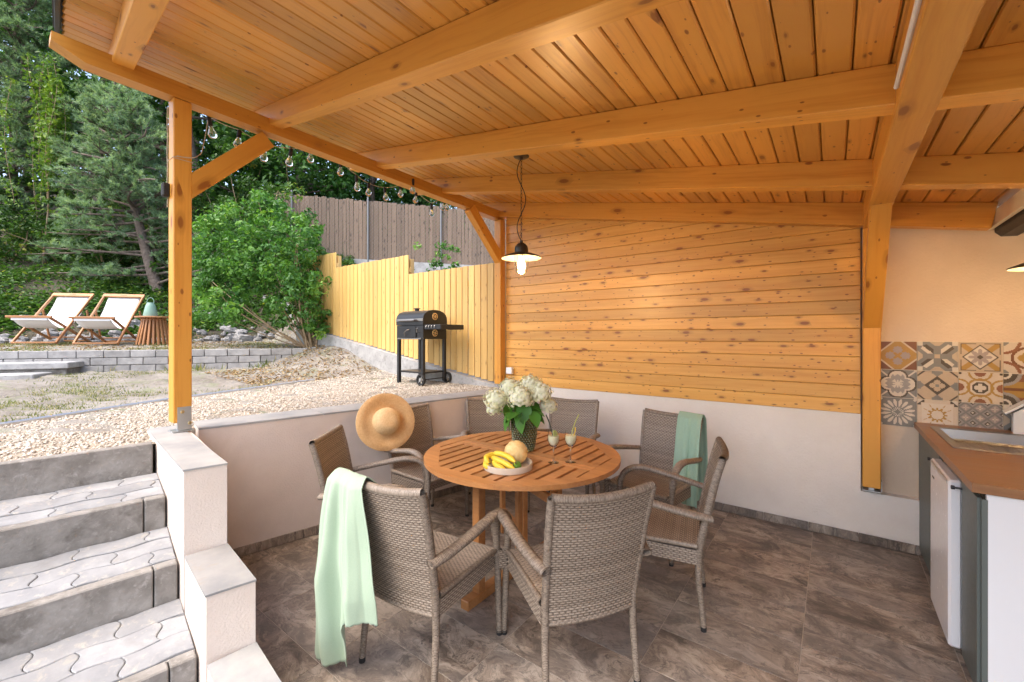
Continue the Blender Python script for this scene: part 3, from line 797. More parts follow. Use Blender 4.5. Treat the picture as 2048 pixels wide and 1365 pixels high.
for i, (x, y, h, lab) in enumerate(CH):
    if i == 0:
        ch0.matrix_basis = Matrix.Translation((x, y, 0)) @ Matrix.Rotation(R(h - 90), 4, 'Z'); ch0['label'] = lab; ch0['group'] = 'wicker chairs around the round table'; r = ch0
    else: r = dup(ch0, (x, y, 0), R(h - 90), lab, 'wicker chairs around the round table')
    ROOTM[r.name] = r.matrix_basis.copy(); chairs.append(r)

# ------------------------------------------------------------------ cloths draped over chair backs (chair-local shape)
def drape(name, chair, xa, xb, xa_b, xb_b, front_len, rear_len, nf, seed, amp, label, rear_skew=0.0, front_skew=0.0, scallop=True):
    """sheet over the top edge; xa..xb at the top, xa_b..xb_b at the hems"""
    rs = np.random.default_rng(seed)
    ns, nt = 120, 150; s = np.linspace(0, 1, ns); tt = np.linspace(-1, 1, nt)
    S, T = np.meshgrid(s, tt, indexing='ij')
    ph = rs.uniform(0, 6.28, 6)
    q_ = np.clip((S - .42) / .22, 0, 1); Ln = np.where(T < 0, front_len * (1 + front_skew * (S - .5)), rear_len * (1 + rear_skew * q_ * q_ * (3 - 2 * q_) + .03 * np.sin(5 * S)))
    dist = np.abs(T) * Ln
    k = np.clip(dist / .5, 0, 1) ** .8
    x = (xa + (xb - xa) * S) * (1 - k) + (xa_b + (xb_b - xa_b) * S) * k
    fold = np.zeros_like(S)
    for i, (fq, am) in enumerate(((nf, 1.0), (nf * 1.8 + .3, .6), (nf * 3.3, .30))):
        w_ = np.sin(2 * pi * fq * S + ph[i] + 1.1 * np.sin(1.9 * T + ph[i + 3])); fold += am * np.sign(w_) * np.abs(w_) ** .75
    fold += .25 * np.sin(9 * S + 14 * dist + ph[2]) * np.sin(5 * dist)
    x = x + .010 * np.sin(2 * pi * nf * S + ph[5]) * k
    tz = BT + .022
    rcap = .028
    over = np.clip(dist / (rcap * 1.5), 0, 1)
    z = tz - np.where(dist < rcap * 1.5, rcap * (1 - np.cos(over * pi / 2)), rcap + (dist - rcap * 1.5))
    zc = np.clip(z, .32, BT)
    by = backy(np.clip(x, -.225, .225), zc)
    sgn = np.where(T < 0, 1, -1)
    base = by + sgn * (.022 + rcap * .35 * np.sin(over * pi / 2) + .004)
    # rear side falls plumb instead of following the back inwards
    hang = backy(np.clip(x, -.225, .225), np.full_like(x, BT)) - .036 + .05 * np.clip(dist - .1, 0, 1)
    y = np.where(T < 0, np.maximum(base, by + .024), np.minimum(hang, by - .024))
    y = y + sgn * (amp * k * (fold * .5 + .9)) + sgn * .006 * (1 + fold * .4)
    y = np.where(dist < .05, by + (y - by) * (dist / .05) + 0, y)
    if scallop: z = z - .005 * np.abs(np.sin(S * 75)) * (np.abs(T) > .985)
    z = z - .006 * np.sin(2 * pi * nf * S + ph[1]) * (k ** 3)
    z = np.maximum(z, .012 + .004 * np.sin(S * 40))
    P = np.stack([x, y, z], -1)
    ii = np.arange(ns * nt).reshape(ns, nt); F = np.stack([ii[:-1, :-1], ii[1:, :-1], ii[1:, 1:], ii[:-1, 1:]], -1).reshape(-1, 4)
    me = npmesh(name, P, F, None, True)
    o = obj(name, me, 'mint_cloth' if name == 'blanket' else 'sage_cloth', None, ROOTM[chair.name]); md = o.modifiers.new('thickness', 'SOLIDIFY'); md.thickness = .004; md.offset = 0
    return tag(o, label, 'blanket')
drape('blanket', chairs[0], -.262, -.055, -.375, .020, .34, .845, 1.8, 3, .040, 'long pale mint blanket draped over a chair back down to the floor', rear_skew=-.27)
drape('scarf', chairs[3], -.245, -.055, -.26, -.06, .66, .66, 1.6, 11, .016, 'green mint scarf hung over the chair back beside the white half wall', rear_skew=.05, scallop=False)

# ------------------------------------------------------------------ round slatted table
TC = Vector((-1.615, 2.24, 0)); TR = .625; TZ = .742
tb = thing('round_table', 'round slatted teak garden table on gate legs', 'table', TC)
octr = .572
octa = [(octr * cos(R(22.5 + 45 * i)), octr * sin(R(22.5 + 45 * i))) for i in range(8)]
for i in range(8):      # rim segments: arc outside, straight inside
    a0, a1 = R(22.5 + 45 * i), R(22.5 + 45 * (i + 1)); e = .0012
    outer = [(TR * cos(a0 + (a1 - a0) * k / 10), TR * sin(a0 + (a1 - a0) * k / 10)) for k in range(11)]
    pts = [octa[i]] + outer + [octa[(i + 1) % 8]]
    c_ = Vector((sum(p[0] for p in pts) / len(pts), sum(p[1] for p in pts) / len(pts))); pts = [tuple(c_ + (Vector(p) - c_) * .998) for p in pts]
    obj('rim', fixn(MB().prism(pts, TZ - .026, TZ).mesh('rim')), 'teak', tb, Matrix.Identity(4), True)
apo = octr * cos(R(22.5))
def oct_half(x):      # inner half-length along y at offset x
    x = abs(x); x0 = octr * cos(R(67.5)); 
    if x <= x0: return apo
    if x >= apo: return 0
    return apo - (x - x0) * (apo - octr * sin(R(22.5))) / (apo - x0)
RAILW = .062
for sg in (-1, 1): obj('centre_rail', MB().box((0, sg * (RAILW / 2 + .002), TZ - .013), (2 * apo - .002, RAILW, .024), None, .003), 'teak', tb, Matrix.Identity(4), True)
NS = 13; pitch = 2 * apo / NS
for sg in (-1, 1):
    for i in range(NS):
        xa = -apo + pitch * i + .0105; xb = xa + pitch - .021
        h0, h1 = oct_half(xa) - .001, oct_half(xb) - .001; y0 = RAILW + .006
        if min(h0, h1) < y0 + .015: 
            if max(h0, h1) < y0 + .02: continue
        xm = [xa, xb]; top = [(xb, max(h1, y0 + .002)), (xa, max(h0, y0 + .002))]
        x0 = octr * cos(R(67.5))
        for xk in (-x0, x0):
            if xa < xk < xb: top.insert(1, (xk, apo - .001))
        pts = [(xa, y0), (xb, y0)] + top
        pts = [(px, sg * py) for px, py in pts]
        obj('slat', fixn(MB().prism(pts, TZ - .024, TZ - .001).mesh('slat')), 'teak', tb, Matrix.Identity(4), True)
for sg in (-1, 1):      # battens under the top
    obj('batten', MB().box((sg * .25, 0, TZ - .042), (.05, .98, .028), None, .003), 'teak', tb, Matrix.Identity(4), True)
# centre trestle along y, foot rail on the floor
obj('foot_rail', MB().box((0.01, 0, .026), (.058, 1.10, .052), None, .004), 'teak', tb, Matrix.Identity(4), True)
obj('top_rail', MB().box((0.01, 0, TZ - .072), (.045, .90, .06), None, .003), 'teak', tb, Matrix.Identity(4), True)
for yy in (-.43, .43): obj('leg', MB().box((.01, yy, .352), (.05, .06, .60), None, .004), 'teak', tb, Matrix.Identity(4), True)
for sg in (-1, 1):      # two swung gates
    hx, hy = .05 * sg, -.10 * sg; ang = R(150 if sg < 0 else -25)
    dx, dy = cos(ang), sin(ang); ox, oy = hx + dx * .40, hy + dy * .40
    Mg = Matrix.Translation((0, 0, 0))
    rz = Matrix.Rotation(ang, 3, 'Z')
    obj('leg', MB().box((ox, oy, .327), (.05, .032, .654), rz, .003), 'teak', tb, Matrix.Identity(4), True)
    obj('gate_post', MB().box((hx, hy, .36), (.045, .032, .60), rz, .003), 'teak', tb, Matrix.Identity(4), True)
    for zz in (.17, .60): obj('gate_rail', MB().box(((hx + ox) / 2, (hy + oy) / 2, zz), (.36, .024, .05), rz, .003), 'teak', tb, Matrix.Identity(4), True)

# ------------------------------------------------------------------ things on the table
def on(name, label, cat, x, y, rz=0): return thing(name, label, cat, (TC.x + x, TC.y + y, TZ), rz)
# vase with hobnail glass
vx, vy = -.03, .03
# position vase slightly behind the centre
vs_ = on('glass_vase', 'bubbled dark green glass vase holding white hydrangeas', 'vase', -.012, .045)
prof = [(.048, .001), (.060, .004), (.068, .03), (.079, .10), (.083, .17), (.084, .245), (.080, .247), (.079, .17), (.074, .10), (.063, .035), (.04, .02)]
obj('body', fixn(MB().lathe(prof, 32).mesh('body', 60)), 'glass_green', vs_, Matrix.Identity(4), True)
dots = []
ico = [(0, 0, 1), (1, 0, 0), (0, 1, 0), (-1, 0, 0), (0, -1, 0), (0, 0, -1)]
mb = MB()
for r_ in range(15):
    z = .016 + r_ * .0152; rad = float(np.interp(z, [.004, .03, .10, .17, .245], [.060, .068, .079, .083, .084]))
    n_ = 26
    for j in range(n_):
        a = 2 * pi * (j + .5 * (r_ % 2)) / n_; d = Vector((cos(a), sin(a), 0)); c_ = d * (rad + .001) + Vector((0, 0, z)); tv = Vector((-sin(a), cos(a), 0)); s_ = .0066
        ring = [c_ + tv * (s_ * cos(q)) + Vector((0, 0, s_ * sin(q))) for q in np.arange(6) * pi / 3]; ring2 = [c_ + d * .0042 + tv * (s_ * .6 * cos(q)) + Vector((0, 0, s_ * .6 * sin(q))) for q in np.arange(6) * pi / 3]
        mb.add(ring + ring2 + [c_ + d * .0058], [(i, (i + 1) % 6, 6 + (i + 1) % 6, 6 + i) for i in range(6)] + [(6 + i, 6 + (i + 1) % 6, 12) for i in range(6)])
ho = obj('hobnails', mb.mesh('hobnails', 70), 'glass_bead', vs_, Matrix.Identity(4), True); tag(ho, kind='stuff')
0 and obj('water', MB().lathe([(.055, .022), (.072, .10), (.076, .15), (.0, .1501)], 24, cap=False), 'straw_dark', vs_, Matrix.Identity(4), True)
# bouquet
bq = on('hydrangea_bouquet', 'bouquet of creamy white hydrangeas with broad green leaves', 'flowers', -.012, .045)
RV = Vector((.7976, .6032, 0)); DV = Vector((-.6032, .7976, 0))       # picture right / away, for laying out the bunch
heads = [(-.185, -.03, .335, .082), (-.09, .02, .405, .080), (-.03, -.07, .355, .090), (.04, .03, .415, .088), (.105, -.01, .375, .086), (.160, .03, .290, .066), (.01, .10, .37, .08), (-.20, .02, .27, .055)]
for a_, b_, z, rr in heads:
    rr *= .93
    nfl = int(230 * (rr / .08) ** 2); V = []; F = []; T = []
    for k in range(nfl):
        zc = 1 - 1.55 * (k + .5) / nfl; ph = k * 2.39996; q = math.sqrt(max(0, 1 - zc * zc)); d = Vector((q * cos(ph), q * sin(ph), zc)); d = (d + Vector([random.gauss(0, .12) for _ in range(3)])).normalized()
        bump_ = 1 + .10 * sin(5 * ph * .13 + zc * 6)
        c_ = d * rr * random.uniform(.86, 1.06) * bump_; t1 = d.orthogonal().normalized(); t1 = Matrix.Rotation(random.uniform(0, 6.3), 3, d) @ t1; t2 = d.cross(t1); tn = random.uniform(.25, 1)
        for pth in range(4):
            e1 = t1 * cos(pth * pi / 2) + t2 * sin(pth * pi / 2); e2 = d.cross(e1); s_ = .0105 * random.uniform(.8, 1.15); o_ = len(V)
            V += [c_, c_ + e1 * s_ * .6 + e2 * s_ * .55 + d * .001, c_ + e1 * s_ * 1.15 - d * .003, c_ + e1 * s_ * .6 - e2 * s_ * .55 + d * .001]; F.append((o_, o_ + 1, o_ + 2, o_ + 3)); T.append(min(1, max(0, tn + random.uniform(-.15, .1) - .25 * (zc < -.1))))
    P_ = RV * a_ + DV * b_ + Vector((0, 0, z))
    ho = obj('flower_head', npmesh('flower_head', np.array([tuple(v) for v in V]), np.array(F), T), 'petal', bq, Matrix.Translation(P_), True)
    obj('core', MB().lathe([(.001, -rr * .6), (rr * .55, -rr * .45), (rr * .82, 0), (rr * .6, rr * .55), (.001, rr * .8)], 10), 'petal_core', ho, Matrix.Identity(4), True)
    obj('stem', MB().tube([(P_ * .1) + Vector((0, 0, .05)), P_ * .35 + Vector((0, 0, z * .25 + .06)), P_], .0035, 6), 'lime', bq, Matrix.Identity(4), True)
def bigleaf(L_, W_, curl):
    n = 7; V = []; F = []
    for i in range(n + 1):
        s_ = i / n; w_ = W_ * (sin(pi * min(1, s_ ** .75 * 1.0)) ** .8 if 0 < s_ < 1 else .0); zc = -curl * s_ * s_ * L_
        V += [(-w_ / 2, s_ * L_, zc + .12 * w_), (0, s_ * L_, zc), (w_ / 2, s_ * L_, zc + .12 * w_)]
    for i in range(n):
        for j in (0, 1): F.append((3 * i + j, 3 * i + j + 1, 3 * i + 3 + j + 1, 3 * i + 3 + j))
    return np.array(V), np.array(F)
for k in range(26):
    a = random.uniform(0, 2 * pi); rr = random.uniform(.03, .10); z = random.uniform(.245, .33); L_ = random.uniform(.09, .14)
    V, F = bigleaf(L_, L_ * random.uniform(.62, .8), random.uniform(.1, .6)); tn = random.uniform(.1, .95)
    d = RV * cos(a) + DV * sin(a)
    Ml = Matrix.Translation(d * rr + Vector((0, 0, z))) @ Matrix.Rotation(math.atan2(d.y, d.x) - pi / 2, 4, 'Z') @ Matrix.Rotation(random.uniform(-1.25, -.1) if k % 4 else random.uniform(-1.5, -1.0), 4, 'X') @ Matrix.Rotation(random.uniform(-.5, .5), 4, 'Y')
    obj('leaf', npmesh('leaf', V, F, [tn] * len(F), True), 'leaf_hydrangea', bq, Ml, True)

# tray with fruit
tx, ty = -.03, -.275
tpos = TC + RV * (-.085) + DV * (-.325)
tr = thing('round_tray', 'round pale wooden tray with raised rim, holding fruit', 'tray', (tpos.x, tpos.y, TZ))
obj('tray_body', fixn(MB().lathe([(.001, .006), (.130, .006), (.1305, .034), (.1335, .0365), (.1385, .036), (.140, .033), (.139, .002), (.134, 0), (.001, 0)], 48, cap=False).mesh('tray_body', 50)), 'maple', tr, Matrix.Identity(4), True)
mp = tpos + RV * .045 + DV * .05
ml = thing('melon', 'ribbed yellow cantaloupe melon on the wooden tray', 'melon', (mp.x, mp.y, TZ + .006))
V = []; F = []; n1, n2 = 24, 60
for i in range(n1 + 1):
    th = pi * i / n1
    for j in range(n2):
        ph = 2 * pi * j / n2; g_ = abs(cos(ph * 5)); r_ = .069 * (1 - .045 * (1 - min(1, g_ * 3.2)) * sin(th))
        V.append((r_ * sin(th) * cos(ph), r_ * sin(th) * sin(ph), r_ * cos(th) * .97))
for i in range(n1):
    for j in range(n2): F.append((i * n2 + j, (i + 1) * n2 + j, (i + 1) * n2 + (j + 1) % n2, i * n2 + (j + 1) % n2))
mm = npmesh('melon_body', np.array(V), np.array(F), None, True)
obj('melon_body', mm, 'melon', ml, Matrix.Translation((0, 0, .069)) @ Matrix.Rotation(.9, 4, 'Y') @ Matrix.Rotation(.5, 4, 'X'), True)
lp = tpos + RV * .052 - DV * .055
lm = obj('lime', fixn(MB().lathe([(.001, -.033), (.008, -.029), (.02, -.018), (.0245, 0), (.02, .018), (.008, .029), (.001, .033)], 20).mesh('lime', 60)), 'lime', None, Matrix.Translation((lp.x, lp.y, TZ + .030)) @ Matrix.Rotation(R(80), 4, 'X') @ Matrix.Rotation(.4, 4, 'Y'))
tag(lm, 'green lime lying between the bananas and the melon', 'lime')
bp = tpos + RV * -.045 - DV * .02
bn = thing('banana_bunch', 'bunch of yellow bananas on the wooden tray', 'bananas', (bp.x, bp.y, TZ + .006))
def banana(p0, p1, bow, r0=.0165):
    p0, p1 = Vector(p0), Vector(p1); bow = Vector(bow); pts = []; rad = []
    for i in range(15):
        s_ = i / 14; pts.append(p0.lerp(p1, s_) + bow * (4 * s_ * (1 - s_))); rad.append(r0 * (min(1, .30 + 4.5 * s_) if s_ < .2 else (1.0 if s_ < .84 else max(.34, 1 - (s_ - .84) * 4.2))))
    b = obj('banana', MB().tube(pts, rad, 7).mesh('banana', 55), 'banana', bn, Matrix.Identity(4), True)
    d = (pts[-1] - pts[-2]).normalized(); obj('tip', MB().tube([pts[-1] - d * .002, pts[-1] + d * .007], [.0062, .0045], 6), 'banana_tip', b, Matrix.Identity(4), True)
L3 = lambda r_, d_, z: RV * r_ + DV * d_ + Vector((0, 0, z))
banana(L3(-.045, .045, .068), L3(.085, -.065, .050), L3(.004, .010, .014))
banana(L3(-.055, .030, .050), L3(.082, -.092, .020), L3(-.006, -.006, .012))
banana(L3(-.02, .055, .060), L3(-.062, -.035, .034), L3(-.036, .0, .012))
banana(L3(-.035, .02, .034), L3(.035, -.098, .016), L3(-.018, -.012, .004))
banana(L3(-.05, .03, .03), L3(-.055, -.06, .016), L3(-.030, -.006, .004))

# glasses
def goblet(px, py, label, strawmat, lean, lime):
    gl = thing('wine_glass', label, 'glass', (px, py, TZ), 0, 'wine glasses with drinks on the table')
    pr = [(.034, 0), (.034, .0015), (.012, .004), (.0042, .010), (.0036, .05), (.0042, .082), (.012, .092), (.027, .108), (.0345, .130), (.035, .152), (.0305, .192), (.0297, .192), (.0340, .152), (.0335, .131), (.026, .110), (.010, .096), (.001, .0945)]
    obj('bowl', fixn(MB().lathe(pr, 28).mesh('bowl', 60)), 'glass_clear', gl, Matrix.Identity(4), True)
    obj('drink', fixn(MB().lathe([(.001, .0962), (.0095, .0975), (.0252, .1115), (.0325, .1315), (.0330, .152), (.0325, .160), (.001, .160)], 24).mesh('drink', 60)), 'drink', gl, Matrix.Identity(4), True)
    a = RV * lean
    obj('straw', MB().tube([Vector((0, 0, .105)) - a * .1, a * .30 + Vector((0, 0, .20)), a * .62 + Vector((0, 0, .245)), a * 1.0 + Vector((0, 0, .285))], .0035, 8), strawmat, gl, Matrix.Identity(4), True)
    if lime: obj('lime_slice', MB().lathe([(.001, -.002), (.022, -.002), (.022, .002), (.001, .002)], 18, (.012, 0, .172), Matrix.Rotation(R(70), 3, 'Y')), 'lime_flesh', gl, Matrix.Identity(4), True)
    else: obj('lemon_peel', MB().tube([Vector((.02, 0, .155)), Vector((.028, .006, .185)), Vector((.03, .004, .21))], .004, 6), 'banana', gl, Matrix.Identity(4), True)
def fp(u, v, z):    # a spot on the table, measured in the picture frame
    d = (1.5 - z) * 848 / (v - 672); r_ = (u - 1024) / 848 * d; return RV * r_ + DV * d
p = fp(1107, 925, TZ); goblet(p.x, p.y, 'stemmed glass of lemonade with a dark straw and lime slice', 'straw_dark', -.045, True)
p = fp(1141, 924, TZ); goblet(p.x, p.y, 'stemmed glass of lemonade with a yellow-green straw', 'straw_green', .05, False)

# straw hat hung on a chair back
hp = Vector((-2.80, 2.06, .825)); hn = Vector((.84, -.42, .30)).normalized()
Mh = hn.to_track_quat('Z', 'Y').to_matrix().to_4x4(); Mh.translation = hp
hat = thing('straw_hat', 'wide brimmed natural straw hat hung on a chair back', 'hat'); hat.matrix_basis = Mh; ROOTM[hat.name] = Mh
prof = []
for i in range(47): r_ = .225 - i * (.225 - .104) / 46; prof.append((r_, .004 + (.0036 if i % 2 else 0) + .012 * sin(i * .13) ))
br = prof + [(.102, prof[-1][1] - .003)] + [(r_ - .0, z_ - .005) for r_, z_ in reversed(prof)]
obj('brim', fixn(MB().lathe(br, 64, cap=False).mesh('brim', 30)), 'straw', hat, Matrix.Identity(4), True)
cr = [(.105, .004)]
for i in range(30):
    s_ = i / 29; a = s_ * pi / 2; cr.append((.105 * max(.02, cos(a) ** .55) + (.0018 if i % 2 else 0), .01 + .105 * sin(a) ** .9))
obj('crown', fixn(MB().lathe(cr, 48).mesh('crown', 30)), 'straw', hat, Matrix.Identity(4), True)

# ------------------------------------------------------------------ pendant lamps
def pendant(px, py, rim_z, ceil_z, label, watts):
    pd = thing('pendant_lamp', label, 'lamp', (px, py, rim_z), 0, 'enamel pendant lamps')
    I = Matrix.Identity(4)
    obj('shade', fixn(MB().lathe([(.150, 0), (.148, .004), (.10, .024), (.050, .040), (.047, .042), (.098, .028), (.1455, .0075), (.150, .003)], 40, cap=False).mesh('shade', 60)), 'bronze_enamel', pd, I, True)
    obj('shade_lining', fixn(MB().lathe([(.1475, -.0008), (.10, .0215), (.050, .0375), (.03, .0375)], 40, cap=False).mesh('shade_lining', 60)), 'cream_enamel', pd, I, True)
    obj('cap', fixn(MB().lathe([(.050, .042), (.050, .072), (.046, .088), (.034, .105), (.018, .114), (.012, .118), (.012, .132)], 28).mesh('cap', 45)), 'bronze_enamel', pd, I, True)
    obj('socket', MB().lathe([(.020, .0), (.020, .036)], 16), 'cream_enamel', pd, I, True)
    gb = obj('glass_jar', fixn(MB().lathe([(.052, .036), (.053, -.05), (.050, -.08), (.038, -.105), (.018, -.118), (.001, -.121), (.001, -.119), (.0175, -.116), (.0365, -.1035), (.0483, -.079), (.0513, -.05), (.0503, .036)], 28, cap=False).mesh('glass_jar', 60)), 'glass_clear', pd, I, True)
    obj('bulb', fixn(MB().lathe([(.012, .0), (.016, -.012), (.026, -.035), (.029, -.055), (.025, -.075), (.012, -.087), (.001, -.089)], 20).mesh('bulb', 60)), 'lamp_glow', pd, I, True)
    h = ceil_z - rim_z
    # chain of oval links
    mbs = []
    n_ = int((h - .132 - .03) / .026)
    link = None
    for k in range(n_):
        z = .132 + .013 + k * (h - .132 - .03) / n_
        pts = [(.0062 * cos(q), 0, .0155 * sin(q)) for q in np.linspace(0, 2 * pi, 13)]
        m_ = MB().tube(pts, .0018, 5, False).mesh('chain_link') if link is None else link; link = m_
        obj('chain_link', m_, 'dark_metal', pd, Matrix.Translation((0, 0, z)) @ Matrix.Rotation(pi / 2 * (k % 2), 4, 'Z'), True)
    zz = np.linspace(.125, h - .03, 40); 
    obj('cord', MB().tube([RV * (-.032 * sin((z - .125) / (h - .155) * 2 * pi * 1.5)) * (1 if 0 < i < 39 else 0) + Vector((0, 0, float(z))) for i, z in enumerate(zz)], .0032, 7), 'cord_black', pd, I, True)
    obj('ceiling_rose', fixn(MB().lathe([(.058, h - .004), (.058, h - .022), (.050, h - .027), (.012, h - .03), (.008, h - .045)], 28).mesh('ceiling_rose', 40)), 'bronze_enamel', pd, Matrix.Translation((0, 0, 0)), True)
    ld = bpy.data.lights.new('lamp_light', 'POINT'); ld.energy = watts; ld.color = (1, .60, .25); ld.shadow_soft_size = .03
    lo = bpy.data.objects.new('lamp_light', ld); COL.objects.link(lo); lo.parent = pd; lo.matrix_basis = Matrix.Translation((0, 0, -.10))
zc = float(zr(-1.84, 2.56)) + RD
pendant(-1.845, 2.555, 2.075, zc + .01, 'lit enamel pendant lamp on a chain above the round table', 70)
pendant(.855, 3.23, 1.835, 2.29, 'lit enamel pendant lamp hanging over the kitchen counter', 20)

# ------------------------------------------------------------------ kitchen corner
XC0, XC1, YC0, YC1 = .452, 1.07, 2.508, 4.045
kt = thing('kitchen_unit', 'outdoor kitchen unit with brown wooden worktop and grey-green fronts', 'kitchen unit', (.75, 3.3, 0))
I4 = Matrix.Identity(4)
# worktop with the sink opening: four strips
sx0, sx1, sy0, sy1 = .532, .955, 3.25, 3.88
wt = MB()
for a0, a1, b0_, b1_ in ((XC0, sx0, YC0, YC1), (sx1, XC1, YC0, YC1), (sx0, sx1, YC0, sy0), (sx0, sx1, sy1, YC1)):
    wt.box(((a0 + a1) / 2, (b0_ + b1_) / 2, .8815), (a1 - a0, b1_ - b0_, .037))
obj('worktop', wt, 'counter_wood', kt)
obj('side_panel', MB().box((.785, 2.536, .43), (.575, .018, .855), None, .001), 'white_board', kt)
obj('front_panel', MB().box((.482, 2.675, .435), (.018, .262, .80), None, .001), 'cabinet_green', kt)
obj('front_panel', MB().box((.492, 2.536, .435), (.018, .0195, .80), None, .001), 'cabinet_green', kt)
dr = obj('cabinet_door', MB().box((.482, 3.67, .445), (.018, .70, .80), None, .0015), 'cabinet_green', kt)
obj('drawer_gap', MB().box((.500, 3.09, .845), (.015, .56, .03)), 'black_metal', kt)
def knob(y_, z_, par):
    obj('knob', fixn(MB().lathe([(.007, 0), (.0045, .003), (.0045, .022), (.009, .024), (.0095, .034), (.008, .036)], 12, (0, 0, 0), Matrix.Rotation(-pi / 2, 3, 'Y')).mesh('knob', 40)), 'black_metal', par, Matrix.Translation((.472, y_, z_)))
knob(3.40, .79, dr); knob(2.79, .80, kt)
hs = obj('unseen_house_wall', MB().box((1.17, 2.45, 1.11), (.14, 3.18, 2.24)), 'plaster_white', None); tag(hs, 'unseen plastered house wall, lengthened to block daylight from the kitchen unit', 'wall')  # out of view; lengthened to keep daylight off the kitchen corner
# sink
sk = thing('steel_sink', 'brushed steel sink with drainer set into the worktop', 'sink', (.74, 3.56, .90))
rim = MB()
for a0, a1, b0_, b1_ in ((sx0 - .02, sx0 + .02, sy0 - .02, sy1 + .02), (sx1 - .02, sx1 + .02, sy0 - .02, sy1 + .02), (sx0 + .02, sx1 - .02, sy0 - .02, sy0 + .018), (sx0 + .02, sx1 - .02, sy1 - .018, sy1 + .02)):
    rim.box(((a0 + a1) / 2, (b0_ + b1_) / 2, .9025), (a1 - a0, b1_ - b0_, .004), None, .001)
obj('rim', rim, 'steel', sk)
def basin(x0, x1, y0, y1, zt, zb_, ins):
    V = [(x0, y0, zt), (x1, y0, zt), (x1, y1, zt), (x0, y1, zt), (x0 + ins, y0 + ins, zb_), (x1 - ins, y0 + ins, zb_), (x1 - ins, y1 - ins, zb_), (x0 + ins, y1 - ins, zb_)]
    return MB().add(V, [(0, 1, 5, 4), (1, 2, 6, 5), (2, 3, 7, 6), (3, 0, 4, 7), (4, 5, 6, 7)])
obj('bowl', basin(sx0 + .018, sx1 - .018, 3.50, sy1 - .016, .903, .76, .03), 'steel', sk)
obj('drainer', basin(sx0 + .018, sx1 - .018, sy0 + .016, 3.485, .9035, .894, .012), 'steel', sk)
obj('divider', MB().box((.74, 3.4925, .9025), (.39, .016, .004), None, .001), 'steel', sk)
for i in range(7): obj('drainer_rib', MB().box((.60 + i * .045, 3.36, .8955), (.01, .20, .004), None, .0015), 'steel', sk)
# fridge
fr_ = thing('small_fridge', 'white undercounter fridge standing slightly proud of the green cabinets', 'fridge', (.74, 3.06, 0))
obj('cabinet', MB().box((.755, 3.06, .43), (.52, .455, .80), None, .006), 'white_enamel', fr_)
fd = obj('door', MB().box((.458, 3.06, .43), (.048, .462, .785), None, .010), 'white_enamel', fr_)
obj('door_seal', MB().box((.488, 3.06, .43), (.014, .44, .76)), 'galvanised', fr_)
obj('top_cover', MB().box((.70, 3.06, .842), (.42, .46, .018), None, .004), 'white_board', fr_)
obj('grip', MB().box((.4345, 3.06, .806), (.006, .40, .02), None, .002), 'galvanised', fd)
obj('badge', MB().box((.4335, 3.205, .735), (.0012, .05, .010)), 'dark_metal', fd)
for yy in (2.87, 3.25): obj('foot', MB().lathe([(.018, 0), (.018, .016), (.010, .018), (.010, .04)], 12, (.50, yy, 0)), 'black_rubber', fr_)

